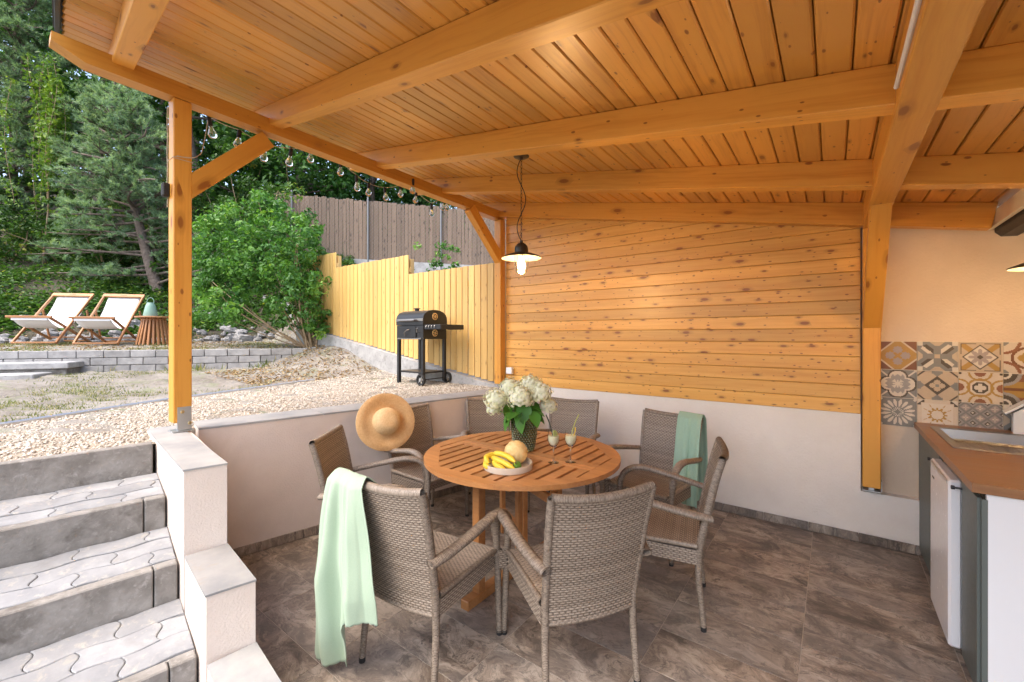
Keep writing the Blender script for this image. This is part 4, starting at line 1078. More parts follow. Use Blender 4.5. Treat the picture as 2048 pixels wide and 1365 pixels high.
# patterned tiles: coloured cells in the mesh, 44 x 44 per tile
TC_ = {'ochre': (.42, .24, .05), 'cream': (.62, .53, .42), 'grey': (.22, .215, .20), 'brown': (.20, .075, .025), 'dark': (.085, .065, .040), 'beige': (.52, .41, .29), 'white': (.66, .60, .51), 'rust': (.27, .105, .045), 'lilac': (.37, .31, .29), 'mid': (.33, .31, .29)}
for k_, c_ in TC_.items():
    t = NT('tile_' + k_); n = t.noise(t.coord('Object'), 60, 2); t.set(Base_Color=t.mix(n, tuple(q * .92 for q in c_), tuple(q * 1.06 for q in c_)), Roughness=.35)
def pat(kind, x, y):       # x, y in -1..1
    ax, ay = abs(x), abs(y); r = math.hypot(x, y); a = math.atan2(y, x)
    if kind == 0:
        if ax + ay > 1.28: return 'brown'
        if ax + ay > 1.18: return 'cream'
        if ax + ay < .17: return 'ochre'
        for cx_, cy_ in ((.42, 0), (-.42, 0), (0, .42), (0, -.42)):
            if math.hypot(x - cx_, y - cy_) < .25 * (1 + .12 * cos(8 * math.atan2(y - cy_, x - cx_))): return 'lilac'
        return 'ochre'
    if kind == 1:
        if ax > .72 and ay > .72: return 'white'
        if ax < .14 and ay < .14: return 'beige'
        if ax > .2 and ay > .2 and abs(ax - ay) < .30 and r < 1.0:
            return ('dark' if x * y > 0 else 'white') if (ax > ay) else ('white' if x * y > 0 else 'dark')
        if (ax > .72 and ay < ax - .62) or (ay > .72 and ax < ay - .62): return 'beige'
        return 'grey'
    if kind == 2:
        if ax > .93 or ay > .93: return 'beige'
        if (ax > .87 or ay > .87) and max(ax, ay) < .93: return 'dark' if min(ax, ay) > .16 else 'beige'
        m_ = ax + ay
        if abs(m_ - .80) < .045: return 'dark'
        if m_ < .80:
            if m_ < .14: return 'dark'
            return 'lilac' if r < .30 + .26 * abs(cos(4 * a)) ** 1.5 else 'white'
        return 'ochre' if abs(ax - ay) < .20 else 'beige'
    if kind == 3:
        for cx_, cy_ in ((1, 1), (-1, 1), (1, -1), (-1, -1)):
            q = math.hypot(x - cx_, y - cy_)
            if .62 < q < .78: return 'rust'
            if q < .22: return 'grey'
        if .55 < r < .70: return 'brown'
        if r < .30 * (1 + .3 * abs(cos(2 * a))): return 'ochre'
        return 'cream'
    if kind == 4:
        q = .62 + .28 * cos(4 * a) if True else 0
        q = .60 + .25 * abs(cos(2 * a))
        if abs(r - q) < .07: return 'white'
        if r < q:
            f = sin(9 * r + 3 * abs(sin(2 * a))) * cos(4 * a); return 'white' if f > .18 or r < .12 else 'mid'
        if r < q + .2: return 'dark'
        return 'white' if abs(ax - ay) < .09 or ax + ay > 1.86 else 'grey'
    if kind == 5:
        m_ = ax + ay
        if m_ > 1.72: return 'beige'
        if m_ > 1.58: return 'dark'
        if m_ > 1.05: return 'grey' if min(ax, ay) < .28 else 'beige'
        if m_ > .66: return 'beige' if abs(x + y) < .6 or abs(x - y) < .6 else 'grey'
        if r < .11: return 'grey'
        for cx_, cy_ in ((.22, 0), (-.22, 0), (0, .22), (0, -.22)):
            if math.hypot(x - cx_, y - cy_) < .17: return 'beige'
        return 'dark'
    if kind == 6:
        if r < .44:
            if r > .38: return 'white'
            return 'white' if (ax < .10 + .12 * (ay < .12) and ay < .26) or (ay < .10 and ax < .26) else 'dark'
        if abs(r - .56) < .06: return 'ochre'
        for cx_, cy_ in ((1, 0), (-1, 0), (0, 1), (0, -1)):
            q = math.hypot(x - cx_, y - cy_)
            if q < .26: return 'rust'
            if .46 < q < .57: return 'ochre'
        if ax > .88 and ay > .88: return 'dark'
        return 'cream'
    if kind == 7:
        for cx_, cy_, c_ in ((-1, 1, 'dark'), (-1, -1, 'dark')):
            q = math.hypot(x - cx_, y - cy_)
            if q < .62: return 'dark' if abs(q - .3) > .06 else 'white'
            if q < .8: return 'mid'
        return 'rust' if abs(y) > .22 + .3 * (x < 0) else ('ochre' if abs(y) > .08 else 'brown')
    if kind == 8:
        if r < .10: return 'grey'
        if r < .34: return 'white' if cos(16 * a) > .1 and r > .15 else 'grey'
        f = abs(((a / (2 * pi) * 16) % 1) - .5)
        L_ = .92
        if .36 < r < L_ and f < .33 * math.sqrt(max(0, 1 - ((r - .64) / .28) ** 2)): return 'white'
        if ax + ay > 1.72 and abs(ax - ay) < .12: return 'white'
        return 'grey'
    if kind == 9:
        s_ = abs(cos(4 * a))
        if r < .30: return 'white'
        if r < .36 + .18 * abs(cos(6 * a)) ** 3: return 'ochre'
        if .60 < r < .80 and abs(sin(6 * a)) < .16: return 'ochre'
        if ax > .80 and ay > .62 or ay > .80 and ax > .62: return 'dark' if (ax + ay) < 1.72 else 'white'
        return 'cream' if (ax > .78 or ay > .78) else 'white'
    # small four-petal lattice
    u_ = ((x + 1) * 1.5) % 1 - .5; w_ = ((y + 1) * 1.5) % 1 - .5
    d1 = abs(u_) + abs(w_)
    if d1 < .05: return 'lilac'
    if (abs(u_) < .035 or abs(w_) < .035) and d1 < .25: return 'cream'
    if d1 < .40: return 'lilac'
    u2 = .5 - abs(u_); w2 = .5 - abs(w_)
    if u2 + w2 < .10: return 'white'
    if u2 + w2 < .22: return 'dark'
    return 'mid' if u2 + w2 < .40 else 'grey'
sp = thing('tile_splashback', 'splashback of twelve patterned cement-look tiles above the worktop', 'tiles', (.67, 4.06, .86))
kinds = [[0, 1, 2, 3], [4, 5, 6, 7], [8, 9, 10, 1]]
names = list(TC_); NG = 44
for r_ in range(3):
    for c_ in range(4):
        tz_ = .199; x0 = .268 + .2 * c_; z1 = 1.46 - .2 * r_
        V = np.zeros((NG + 1, NG + 1, 3)); q = np.linspace(-.5, .5, NG + 1) * (.2 - .003)
        V[..., 0] = q[:, None]; V[..., 2] = q[None, :]; V[..., 1] = -.004
        ii = np.arange((NG + 1) ** 2).reshape(NG + 1, NG + 1); F = np.stack([ii[:-1, :-1], ii[1:, :-1], ii[1:, 1:], ii[:-1, 1:]], -1).reshape(-1, 4)
        # thin sides
        n0 = (NG + 1) ** 2; h_ = .0985; side = np.array([(-h_, -.004, -h_), (h_, -.004, -h_), (h_, -.004, h_), (-h_, -.004, h_), (-h_, .004, -h_), (h_, .004, -h_), (h_, .004, h_), (-h_, .004, h_)])
        F2 = np.array([(0, 4, 5, 1), (1, 5, 6, 2), (2, 6, 7, 3), (3, 7, 4, 0)]) + n0
        me = npmesh('tile', np.concatenate([V.reshape(-1, 3), side]), np.concatenate([F, F2]))
        for nm in names: me.materials.append(MATS['tile_' + nm])
        idx = [names.index(pat(kinds[r_][c_], (i + .5) / NG * 2 - 1, (j + .5) / NG * 2 - 1)) for i in range(NG) for j in range(NG)] + [5] * 4
        me.polygons.foreach_set('material_index', np.array(idx, dtype=np.int32))
        obj('tile', me, None, sp, Matrix.Translation((x0 + .1, 4.0545, z1 - .1)))
obj('grout_bed', MB().box((.668, 4.0575, 1.16), (.80, .004, .60)), 'cream_enamel', sp)
# birdhouse
bh = thing('birdhouse', 'white wooden birdhouse with pitched roof on the worktop behind the sink', 'birdhouse', (.965, 3.965, .90), R(-8))
ph_ = [(-.075, 0), (.075, 0), (.075, .125), (0, .19), (-.075, .125)]
Mx = Matrix(((1, 0, 0, 0), (0, 0, 1, 0), (0, 1, 0, 0), (0, 0, 0, 1)))
obj('body', fixn(MB().prism(ph_, -.05, .05, Mx).mesh('body')), 'white_board', bh, I4, True)
for sg in (-1, 1): obj('roof_board', MB().box((sg * .055, -.005, .167), (.145, .13, .012), Matrix.Rotation(sg * R(40.9), 3, 'Y'), .001), 'white_board', bh, I4, True)
obj('entrance', MB().lathe([(.017, 0), (.017, .003)], 20, (0, -.0505, .085), Matrix.Rotation(pi / 2, 3, 'X')), 'dark_void', bh, I4, True)

# ------------------------------------------------------------------ string lights on the eave beam
sl = thing('string_lights', 'string of clear bulbs looped along the eave beam', 'lights', (-3.3, 2, 2.8))
def ray(u, v, x):
    r_ = (u - 1024) / 848; d = RV * r_ + DV; k = x / d.x; return Vector((d.x * k, d.y * k, 1.5 + (672 - v) / 848 * k))
bul = [(420, 247, 262, -3.33), (478, 271, 285, -3.28), (530, 298, 318, -3.33), (581, 308, 327, -3.33), (621, 303, 321, -3.33), (652, 291, 296, -3.19), (681, 331, 346, -3.33), (713, 360, 374, -3.33), (737, 374, 387, -3.33), (770, 383, 396, -3.33), (801, 377, 391, -3.33), (832, 390, 402, -3.33), (826, 367, 378, -3.16), (863, 415, 429, -3.33), (886, 403, 412, -3.33), (893, 404, 416, -3.30)]
tops = []
bulbme = fixn(MB().lathe([(.011, .0), (.012, -.012), (.020, -.032), (.027, -.052), (.0255, -.066), (.016, -.078), (.001, -.082)], 18).mesh('bulb', 60))
sockme = fixn(MB().lathe([(.004, .052), (.012, .045), (.0135, .03), (.0135, -.006), (.011, -.008)], 14).mesh('socket', 45))
filme = MB().tube([(-.004, 0, .0), (-.005, 0, -.04), (0, 0, -.052), (.005, 0, -.04), (.004, 0, 0)], .0008, 4).mesh('filament')
for i, (u, v0, v1, xx) in enumerate(bul):
    p = ray(u, v0, xx); q = ray(u, v1, xx); s_ = 1.0
    tilt = Matrix.Rotation(random.uniform(-.35, .35), 4, 'Y') @ Matrix.Rotation(random.uniform(-.3, .3), 4, 'X')
    if i in (5,): tilt = Matrix.Rotation(-1.3, 4, 'X')
    Mb = Matrix.Translation(p) @ tilt
    so = obj('socket', sockme, 'black_rubber', sl, Mb @ Matrix.Translation((0, 0, -.01)))
    b_ = obj('bulb', bulbme, 'glass_bulb', sl, Mb @ Matrix.Translation((0, 0, -.016)))
    obj('filament', filme, 'filament', b_, Mb @ Matrix.Translation((0, 0, -.018)))
    tops.append(Mb @ Vector((0, 0, .042)))
order = [0, 1, 2, 3, 4, 5, 6, 7, 8, 9, 10, 12, 11, 13, 14, 15]
cab = [Vector((-3.19, .82, 2.62)), Vector((-3.30, .80, 2.50)), Vector((-3.32, .93, 2.60))]
pts = [Vector((-3.193, .83, 2.60)), Vector((-3.193, .905, 2.61)), Vector((-3.30, .99, 2.70))] + [tops[i] for i in order]
dense = []
for a, b in zip(pts[:-1], pts[1:]):
    L_ = (b - a).length
    for k in range(6): s_ = k / 6; dense.append(a.lerp(b, s_) - Vector((0, 0, .10 * L_ * 4 * s_ * (1 - s_) * .5)))
dense.append(pts[-1])
obj('cable', MB().tube(dense, .0026, 5), 'cable_clear', sl)
obj('cable', MB().tube([(-3.30, .812, 1.1 + 1.8 * k / 20) if False else (-3.302 + .004 * sin(k), .810, 2.30 + .62 * k / 20) for k in range(21)], .0026, 5), 'cable_clear', sl)
obj('plug_box', MB().box((-3.285, .797, 2.40), (.045, .036, .085), None, .006), 'black_rubber', sl)
obj('cord_wrap', MB().tube([(-3.198, .813, 2.585), (-3.196, .912, 2.583), (-3.29, .914, 2.586), (-3.30, .812, 2.588), (-3.197, .812, 2.590), (-3.196, .912, 2.615)], .002, 5), 'cable_clear', sl)
# ------------------------------------------------------------------ gravel strip and lawn edging
edge_pts = np.array([(-4.30, -2.5), (-4.45, -.6), (-4.56, .2), (-4.83, .75), (-5.08, 1.25), (-5.29, 1.94), (-5.45, 2.65), (-5.50, 3.3), (-5.46, 3.98)])
def edge_x(y): return np.interp(y, edge_pts[:, 1], edge_pts[:, 0])
N = 50000
yy = rng.uniform(-2.2, 3.98, N * 2); fx = rng.uniform(0, 1, N * 2)
xin = np.where(yy > .78, wall_in(yy) - .31, -3.16 + .13 * (yy - .7)); xo = edge_x(yy)
xx = xin + (xo - xin) * fx
keep = rng.uniform(0, 1, N * 2) < np.abs(xo - xin) / 2.6; xx, yy = xx[keep][:N], yy[keep][:N]; N = len(xx)
near = np.hypot(xx, yy)
zz = ground_z(np.minimum(xx, -3.8), yy) + rng.uniform(-.004, .012, N)
ph = (1 + 5 ** .5) / 2
base = np.array([(0, 0, 1), (.9, 0, .35), (.28, .86, .35), (-.73, .53, .35), (-.73, -.53, .35), (.28, -.86, .35), (.73, .53, -.35), (-.28, .86, -.35), (-.9, 0, -.35), (-.28, -.86, -.35), (.73, -.53, -.35), (0, 0, -1)])
bf_ = np.array([(0, 1, 2), (0, 2, 3), (0, 3, 4), (0, 4, 5), (0, 5, 1), (1, 6, 2), (2, 7, 3), (3, 8, 4), (4, 9, 5), (5, 10, 1), (6, 7, 2), (7, 8, 3), (8, 9, 4), (9, 10, 5), (10, 6, 1)])
sz = (.0038 + .0085 * rng.uniform(0, 1, N) ** 1.8)[:, None] * np.array([1, .85, .7]) * rng.uniform(.8, 1.25, (N, 3))
an = rng.uniform(0, 2 * pi, N); ca, sa = np.cos(an), np.sin(an)
Bv = base[None] * sz[:, None, :] * (1 + .18 * rng.standard_normal((N, 12, 1)))
tl = rng.normal(0, .35, N); Bz = Bv[..., 2] + Bv[..., 0] * np.tan(tl)[:, None] * .6
Px = Bv[..., 0] * ca[:, None] - Bv[..., 1] * sa[:, None] + xx[:, None]; Py = Bv[..., 0] * sa[:, None] + Bv[..., 1] * ca[:, None] + yy[:, None]
V = np.stack([Px, Py, Bz + zz[:, None]], -1).reshape(-1, 3)
F = (bf_[None] + (np.arange(N) * 12)[:, None, None]).reshape(-1, 3)
tone = np.repeat(np.clip(rng.normal(.62, .22, N), 0, 1), len(bf_))
gv = obj('gravel', npmesh('gravel', V, F, tone), 'gravel'); tag(gv, 'pale beige gravel strip between garden wall and lawn', 'gravel', kind='stuff')
ys = np.linspace(-2.4, 3.985, 60); L1 = []; 
for y_ in ys: L1.append((float(np.where(y_ > .78, wall_in(y_) - .22, -3.13 + .13 * (y_ - .7))), y_)); 
bedV = [(x_, y_, .874) for x_, y_ in L1] + [(float(edge_x(y_)), y_, float(ground_z(-4.0, y_)) + .006) for y_ in ys]; n = len(ys)
gb = obj('gravel_bed', MB().add(bedV, [(i, i + 1, n + i + 1, n + i) for i in range(n - 1)]), 'sand'); tag(gb, kind='structure')
le = obj('lawn_edging', MB().tube([(float(edge_x(y_)), y_, float(ground_z(edge_x(y_), y_)) + .012) for y_ in np.linspace(-2.2, 2.9, 60)], .022, 6, True, [.45] * 60), 'galvanised')
tag(le, 'thin curved grey edging strip between gravel and lawn', 'edging')

# ------------------------------------------------------------------ block retaining wall and two garden steps
rw = thing('block_wall', 'low retaining wall of grey concrete blocks in running bond', 'wall', (-8.2, 2.3, .95))
bl, bh_, bt = .31, .112, .16
blk = [MB().box((0, 0, 0), (bl - .008, bt, bh_ - .007), None, .006).mesh('block'), MB().box((0, 0, 0), (bl / 2 - .008, bt, bh_ - .007), None, .006).mesh('block')]
ang = math.atan2(TW[1], TW[0])
for r_ in range(3):
    zt = 1.285 - r_ * bh_; a = .04 + (.155 if r_ % 2 else 0)
    while a < 6.2:
        c_ = P0w + TW * (a + bl / 2) - NW * (.02 + .03 * sin(a * .6))
        gz = float(ground_z(*(P0w + TW * (a + bl / 2) - NW * .25)))
        if zt > gz - .02:
            obj('block', blk[0], 'block', rw, Matrix.Translation((c_[0], c_[1], zt - bh_ / 2)) @ Matrix.Rotation(ang + random.uniform(-.012, .012), 4, 'Z') @ Matrix.Rotation(random.uniform(-.01, .01), 4, 'X'))
        a += bl
c0 = P0w + TW * 3.1 + NW * .03; obj('mortar_core', MB().box((0, 0, 0), (6.2, .08, .40)), 'joint', rw, Matrix.Translation((c0[0], c0[1], 1.06)) @ Matrix.Rotation(ang, 4, 'Z'))
e0 = P0w - TW * .02 - NW * .06
for k in range(2): obj('end_block', MB().box((0, 0, 0), (.13, .15, .13), None, .012), 'block', rw, Matrix.Translation((e0[0] - TW[0] * .14 * k, e0[1] - TW[1] * .14 * k, 1.24 - .01 * k)) @ Matrix.Rotation(ang + .2, 4, 'Z'))
gs = thing('slab_steps', 'two pale concrete slab steps leading up to the block wall', 'steps', (-8.4, .2, .9))
for (a0, a1, dn, z, th) in ((3.05, 5.6, .36, 1.135, .085), (3.2, 6.0, .78, 1.01, .10)):
    c_ = P0w + TW * (a0 + a1) / 2 - NW * dn
    obj('step_slab', MB().box((0, 0, 0), (a1 - a0, .42, th), None, .01), 'concrete', gs, Matrix.Translation((c_[0], c_[1], z - th / 2)) @ Matrix.Rotation(ang + .03, 4, 'Z'))
    obj('step_base', MB().box((0, 0, 0), (a1 - a0 - .06, .36, .12), None, .01), 'concrete_riser', gs, Matrix.Translation((c_[0], c_[1], z - th - .061)) @ Matrix.Rotation(ang + .03, 4, 'Z'))

# ------------------------------------------------------------------ yellow stepped picket fence along the terrace plot
pf = thing('picket_fence', 'stepped yellow pine board fence on a sloping concrete base', 'fence', (-5.5, 4.05, 1.0))
FY = 4.045
def base_z(x): return .885 + .163 * (-3.15 - x)
x = -3.225; pw = .108
while x > -8.1:
    sec_top = 2.40 if x > -4.93 else (2.685 if x > -6.89 else 2.955)
    zb_ = base_z(x) + .02 + .0 * random.random()
    obj('picket', MB().box((0, 0, 0), (sec_top - zb_, pw - .010 - random.uniform(0, .005), .020), None, .003), 'pine_fence', pf, Matrix.Translation((x - pw / 2, FY + random.uniform(-.002, .002), (sec_top + zb_) / 2 + random.uniform(-.004, .004))) @ Matrix.Rotation(-pi / 2, 4, 'Y') @ Matrix.Rotation(pi / 2, 4, 'X'))
    x -= pw
for xa, xb, zt in ((-3.2, -4.95, 2.40), (-4.95, -6.9, 2.685), (-6.9, -8.1, 2.955)):
    for zz in (zt - .22, base_z((xa + xb) / 2) + .35): timber('rail', (xa, FY + .035, zz), (xb, FY + .035, zz), .04, .07, 'pine_fence', pf)
    timber('post', (xa - .05, FY + .075, base_z(xa) - .1), (xa - .05, FY + .075, zt - .05), .07, .07, 'pine_fence', pf, (1, 0, 0))
pr = [(-3.12, .70), (-8.15, 1.1), (-8.15, base_z(-8.15)), (-3.12, base_z(-3.12))]
Mf = Matrix(((1, 0, 0, 0), (0, 0, 1, 0), (0, 1, 0, 0), (0, 0, 0, 1)))
obj('concrete_base', fixn(MB().prism(pr, FY - .085, FY + .10, Mf).mesh('concrete_base')), 'concrete', pf)

# ------------------------------------------------------------------ old plank fence with wire mesh on the bank behind
of = thing('plank_fence', 'weathered grey plank fence behind chain-link mesh on a concrete plinth', 'fence', (-10, 8, 3.5))
QA = RV * (-6.9) + DV * 12.2; QB = RV * .6 + DV * 13.2; fd = (QB - QA); FL_ = fd.length; fd.normalize(); fn_ = Vector((fd.y, -fd.x, 0))
def ftop(s): return 5.62 - (.38 * s / FL_) ; 
def fbot(s): return 3.86 - (.30 * s / FL_)
a = 0; 
while a < FL_:
    w_ = random.uniform(.085, .155); c_ = QA + fd * (a + w_ / 2); zt = ftop(a) + random.uniform(-.03, .03); zb_ = fbot(a) + random.uniform(0, .03)
    obj('plank', MB().box((0, 0, 0), (zt - zb_, w_ - .010, .02), None, .002), 'old_plank', of, Matrix.Translation((c_.x, c_.y, (zt + zb_) / 2)) @ Matrix.Rotation(math.atan2(fd.y, fd.x) + random.uniform(-.03, .03), 4, 'Z') @ Matrix.Rotation(-pi / 2 + random.uniform(-.008, .008), 4, 'Y') @ Matrix.Rotation(pi / 2, 4, 'X'))
    a += w_
for sgn_z in (.30, .80):
    timber('rail', QA - fn_ * .05 + Vector((0, 0, fbot(0) + 1.75 * sgn_z)), QB - fn_ * .05 + Vector((0, 0, fbot(FL_) + 1.68 * sgn_z)), .04, .06, 'old_plank', of)
k = .55
while k < FL_:
    p = QA + fd * k + fn_ * .07; obj('wire_post', MB().tube([p + Vector((0, 0, fbot(k) - .5)), p + Vector((0, 0, ftop(k) + .10))], .026, 10), 'zinc_dull', of); k += 2.12
mb = MB(); st_ = .105
s_ = -1.9
while s_ < FL_:       # diagonal wires both ways, as flat strands
    for sg in (-1, 1):
        H_ = 1.74; a0, a1 = (s_, s_ + H_) if sg > 0 else (s_ + H_, s_)
        z0, z1 = 0.0, H_
        lo, hi = 0.0, 1.0
        def at(t_): 
            q = a0 + (a1 - a0) * t_; return q
        ts = [t_ for t_ in np.linspace(0, 1, 40) if 0 <= at(t_) <= FL_]
        if len(ts) < 2: continue
        t0, t1 = ts[0], ts[-1]
        pA = QA + fd * at(t0) + fn_ * .045 + Vector((0, 0, fbot(at(t0)) + H_ * t0)); pB = QA + fd * at(t1) + fn_ * .045 + Vector((0, 0, fbot(at(t1)) + H_ * t1))
        mb.tube([pA, pB], .0016, 3, False)
    s_ += st_
wm = obj('wire_mesh', mb, 'zinc_dull', of); tag(wm, kind='stuff')
c_ = (QA + QB) / 2
obj('plinth', MB().box((0, 0, 0), (FL_ + .6, .25, 1.9)), 'concrete', of, Matrix.Translation((c_.x - fn_.x * .06, c_.y - fn_.y * .06, fbot(FL_ / 2) - .95 + .0)) @ Matrix.Rotation(math.atan2(fd.y, fd.x), 4, 'Z') @ Matrix.Rotation(R(1.9), 4, 'Y'))

# ------------------------------------------------------------------ barbecue
bb = thing('charcoal_barbecue', 'black charcoal barbecue with lid, side shelf and wheels on the gravel', 'barbecue', (-4.31, 3.74, .880))
bx0, bx1, by0, by1 = -.26, .26, -.215, .195
def B(name, c, s, mat='black_metal', bev=.004, par=None, rot=None): return obj(name, MB().box(c, s, rot, bev), mat, par or bb, I4, True)
for x_, y_ in ((bx0 + .025, by0 + .025), (bx1 - .025, by0 + .025), (bx0 + .025, by1 - .025), (bx1 - .025, by1 - .025)):
    hl = .62 if x_ < 0 else .59; B('leg', (x_, y_, .62 - hl / 2), (.042, .042, hl))
B('bottom_shelf', (0, -.01, .155), (.48, .36, .022), bev=.003)
B('firebox', (0, -.01, .665), (.52, .40, .175)); B('front_door', (-.03, by0 - .006, .665), (.33, .012, .135), bev=.003)
B('ash_tray_edge', (0, by0 - .004, .583), (.46, .016, .018), 'steel', .003)
lid = []; 
for i in range(15):
    a_ = pi * i / 14; lid.append((-.01 + .205 * -cos(a_), .760 + .055 + .135 * sin(a_) ** .75 if 0 < i < 14 else .760 + .055))
lid = [(-.215, .755)] + lid + [(.195, .755)]
Ml = Matrix(((0, 0, 1, 0), (1, 0, 0, 0), (0, 1, 0, 0), (0, 0, 0, 1)))
ld_ = obj('lid', fixn(MB().prism(lid, -.262, .262, Ml).mesh('lid', 35)), 'black_metal', bb, I4, True)
obj('lid_band', MB().box((0, -.2175, .82), (.525, .006, .035), None, .002), 'steel', ld_, I4, True)
obj('lid_handle', MB().tube([(-.15, -.219, .815), (-.15, -.262, .815), (0, -.266, .815), (.15, -.262, .815), (.15, -.219, .815)], .011, 8), 'steel', ld_, I4, True)
obj('chimney_cap', MB().lathe([(.03, 0), (.03, .03), (.045, .032), (.045, .04), (.01, .046)], 14, (-.08, -.02, .942)), 'black_metal', ld_, I4, True)
def vent(zc_, par):
    v_ = obj('vent', MB().lathe([(.045, 0), (.045, .006), (.03, .008), (.001, .008)], 24, (.262, -.02, zc_), Matrix.Rotation(pi / 2, 3, 'Y')), 'orange_vent', par, I4, True)
    for k in range(6):
        a_ = k * pi / 3 + .3; obj('vent_slot', MB().lathe([(.009, 0), (.009, .0016)], 8, (.2703, -.02 + .026 * cos(a_), zc_ + .026 * sin(a_)), Matrix.Rotation(pi / 2, 3, 'Y')), 'black_metal', v_, I4, True)
vent(.865, ld_); vent(.655, bb)
sh = B('side_shelf', (.425, -.01, .745), (.29, .40, .022)); B('shelf_lip', (.425, -.205, .728), (.29, .012, .06), par=sh); B('shelf_lip', (.425, .185, .728), (.29, .012, .06), par=sh); B('shelf_lip', (.565, -.01, .728), (.012, .38, .06), par=sh)
for k in range(4): obj('hook', MB().tube([(.32 + .05 * k, -.213, .745), (.32 + .05 * k, -.222, .735), (.32 + .05 * k, -.222, .715)], .004, 6), 'steel', sh, I4, True)
obj('door_handle', MB().tube([(-.06, by0 - .014, .62), (-.045, by0 - .045, .66), (.0, by0 - .045, .69), (.02, by0 - .014, .70)], .006, 6), 'steel', bb, I4, True)
obj('crank', MB().tube([(.19, by0 - .0, .665), (.19, by0 - .04, .665), (.19, by0 - .045, .71), (.22, by0 - .045, .715)], .006, 6), 'steel', bb, I4, True)
obj('side_knob', MB().lathe([(.014, 0), (.014, .03), (.02, .034), (.02, .045)], 12, (-.262, -.15, .66), Matrix.Rotation(-pi / 2, 3, 'Y')), 'steel', bb, I4, True)
for y_ in (by0 + .0, by1 - .02):
    w_ = obj('wheel', fixn(MB().lathe([(.066, -.018), (.073, -.014), (.073, .014), (.066, .018), (.05, .014), (.05, -.014)], 26, (bx1 - .005, y_ + (-.028 if y_ < 0 else .03), .073), Matrix.Rotation(pi / 2, 3, 'X'), False).mesh('wheel', 40)), 'black_rubber', bb, I4, True)
    wc = Vector((bx1 - .005, y_ + (-.028 if y_ < 0 else .03), .073))
    obj('hub', MB().lathe([(.018, -.02), (.018, .02)], 14, wc, Matrix.Rotation(pi / 2, 3, 'X')), 'galvanised', w_, I4, True)
    for k in range(5):
        a_ = k * 2 * pi / 5; obj('spoke', MB().tube([wc, wc + Vector((.052 * cos(a_), 0, .052 * sin(a_)))], .006, 6), 'galvanised', w_, I4, True)
obj('axle', MB().tube([(bx1 - .005, by0 - .02, .073), (bx1 - .005, by1, .073)], .007, 8), 'dark_metal', bb, I4, True)

# ------------------------------------------------------------------ deck chairs
def make_lounger():
    c = thing('deck_chair', 'x', 'deck chair')
    W = .60; hwd = W / 2
    def bar(name, p0, p1, w_=.042, h_=.028, up=(1, 0, 0)):
        M, L_ = frame(p0, p1, up); return obj(name, MB().box((0, 0, 0), (L_, w_, h_), None, .004), 'lounger_wood', c, M, True)
    # local: y forward; long back frame, seat frame, prop
    top = Vector((0, -.42, .93)); ff = Vector((0, .50, .02)); sf = Vector((0, .60, .47)); rf = Vector((0, -.42, .02))
    for sx in (-1, 1):
        ox = Vector((sx * hwd, 0, 0)); bar('back_rail', top + ox, ff + ox)
        ox2 = Vector((sx * (hwd - .035), 0, 0)); bar('seat_rail', sf + ox2, rf + ox2)
        ox3 = Vector((sx * (hwd + .032), 0, 0)); bar('prop', Vector((0, -.20, .63)) + ox3, Vector((0, -.36, .10)) + ox3, .036, .022)
    tb_ = bar('top_bar', top + Vector((-hwd - .02, .012, .0)), top + Vector((hwd + .02, .012, .0)), .030, .075, (0, -.5, .55)); 
    obj('hand_slot', MB().box((0, 0, 0), (.11, .034, .016), None, .006), 'dark_void', tb_, frame(top + Vector((-.1, .012, 0)), top + Vector((.1, .012, 0)), (0, -.5, .55))[0].inverted() @ frame(top + Vector((-.1, .012, 0)), top + Vector((.1, .012, 0)), (0, -.5, .55))[0], True)
    bar('foot_bar', ff + Vector((-hwd, 0, .012)), ff + Vector((hwd, 0, .012)), .04, .028, (0, 0, 1)); bar('rear_bar', rf + Vector((-hwd + .03, .06, .035)), rf + Vector((hwd - .03, .06, .035)), .03, .026, (0, 0, 1))
    bar('front_bar', sf + Vector((-hwd - .01, 0, 0)), sf + Vector((hwd + .01, 0, 0)), .036, .036, (0, 0, 1)); bar('prop_bar', Vector((-hwd, -.355, .12)), Vector((hwd, -.355, .12)), .03, .025, (0, 0, 1))
    # sling
    n = 24; V = []; F = []
    P1, P2 = top + Vector((0, .01, -.04)), sf + Vector((0, -.01, -.02)); ctl = Vector((0, .10, -.02))
    for i in range(n + 1):
        s_ = i / n; p = P1 * (1 - s_) ** 2 + ctl * 2 * s_ * (1 - s_) + P2 * s_ ** 2
        for j in range(7):
            f_ = j / 6 * 2 - 1; V.append((f_ * (hwd - .055), p.y, p.z - .012 * (1 - f_ * f_) * 4 * s_ * (1 - s_)))
    for i in range(n):
        for j in range(6): F.append((i * 7 + j, i * 7 + j + 1, i * 7 + 8 + j, i * 7 + 7 + j))
    o = obj('sling', npmesh('sling', np.array(V), np.array(F), None, True), 'white_cloth', c, I4, True); md = o.modifiers.new('thickness', 'SOLIDIFY'); md.thickness = .004
    obj('sling_hem', MB().box((0, .595, .435), (2 * hwd - .11, .008, .045), None, .002), 'white_cloth', o, I4, True)
    return c
dc = make_lounger(); dpos = [(-11.30, 1.16, -128), (-10.55, 1.78, -124)]
labs = ['wooden deck chair with white sling standing away from the slatted side table', 'wooden deck chair with white sling right beside the slatted side table']
for i, (x_, y_, rz_) in enumerate(dpos):
    gz = float(ground_z(x_, y_)) + .004
    if i == 0: dc.matrix_basis = Matrix.Translation((x_, y_, gz)) @ Matrix.Rotation(R(rz_), 4, 'Z'); dc['label'] = labs[0]; dc['group'] = 'deck chairs on the upper lawn'
    else: dup(dc, (x_, y_, gz), R(rz_), labs[1], 'deck chairs on the upper lawn')
px_, py_ = -10.08, 2.28; gz = float(ground_z(px_, py_))
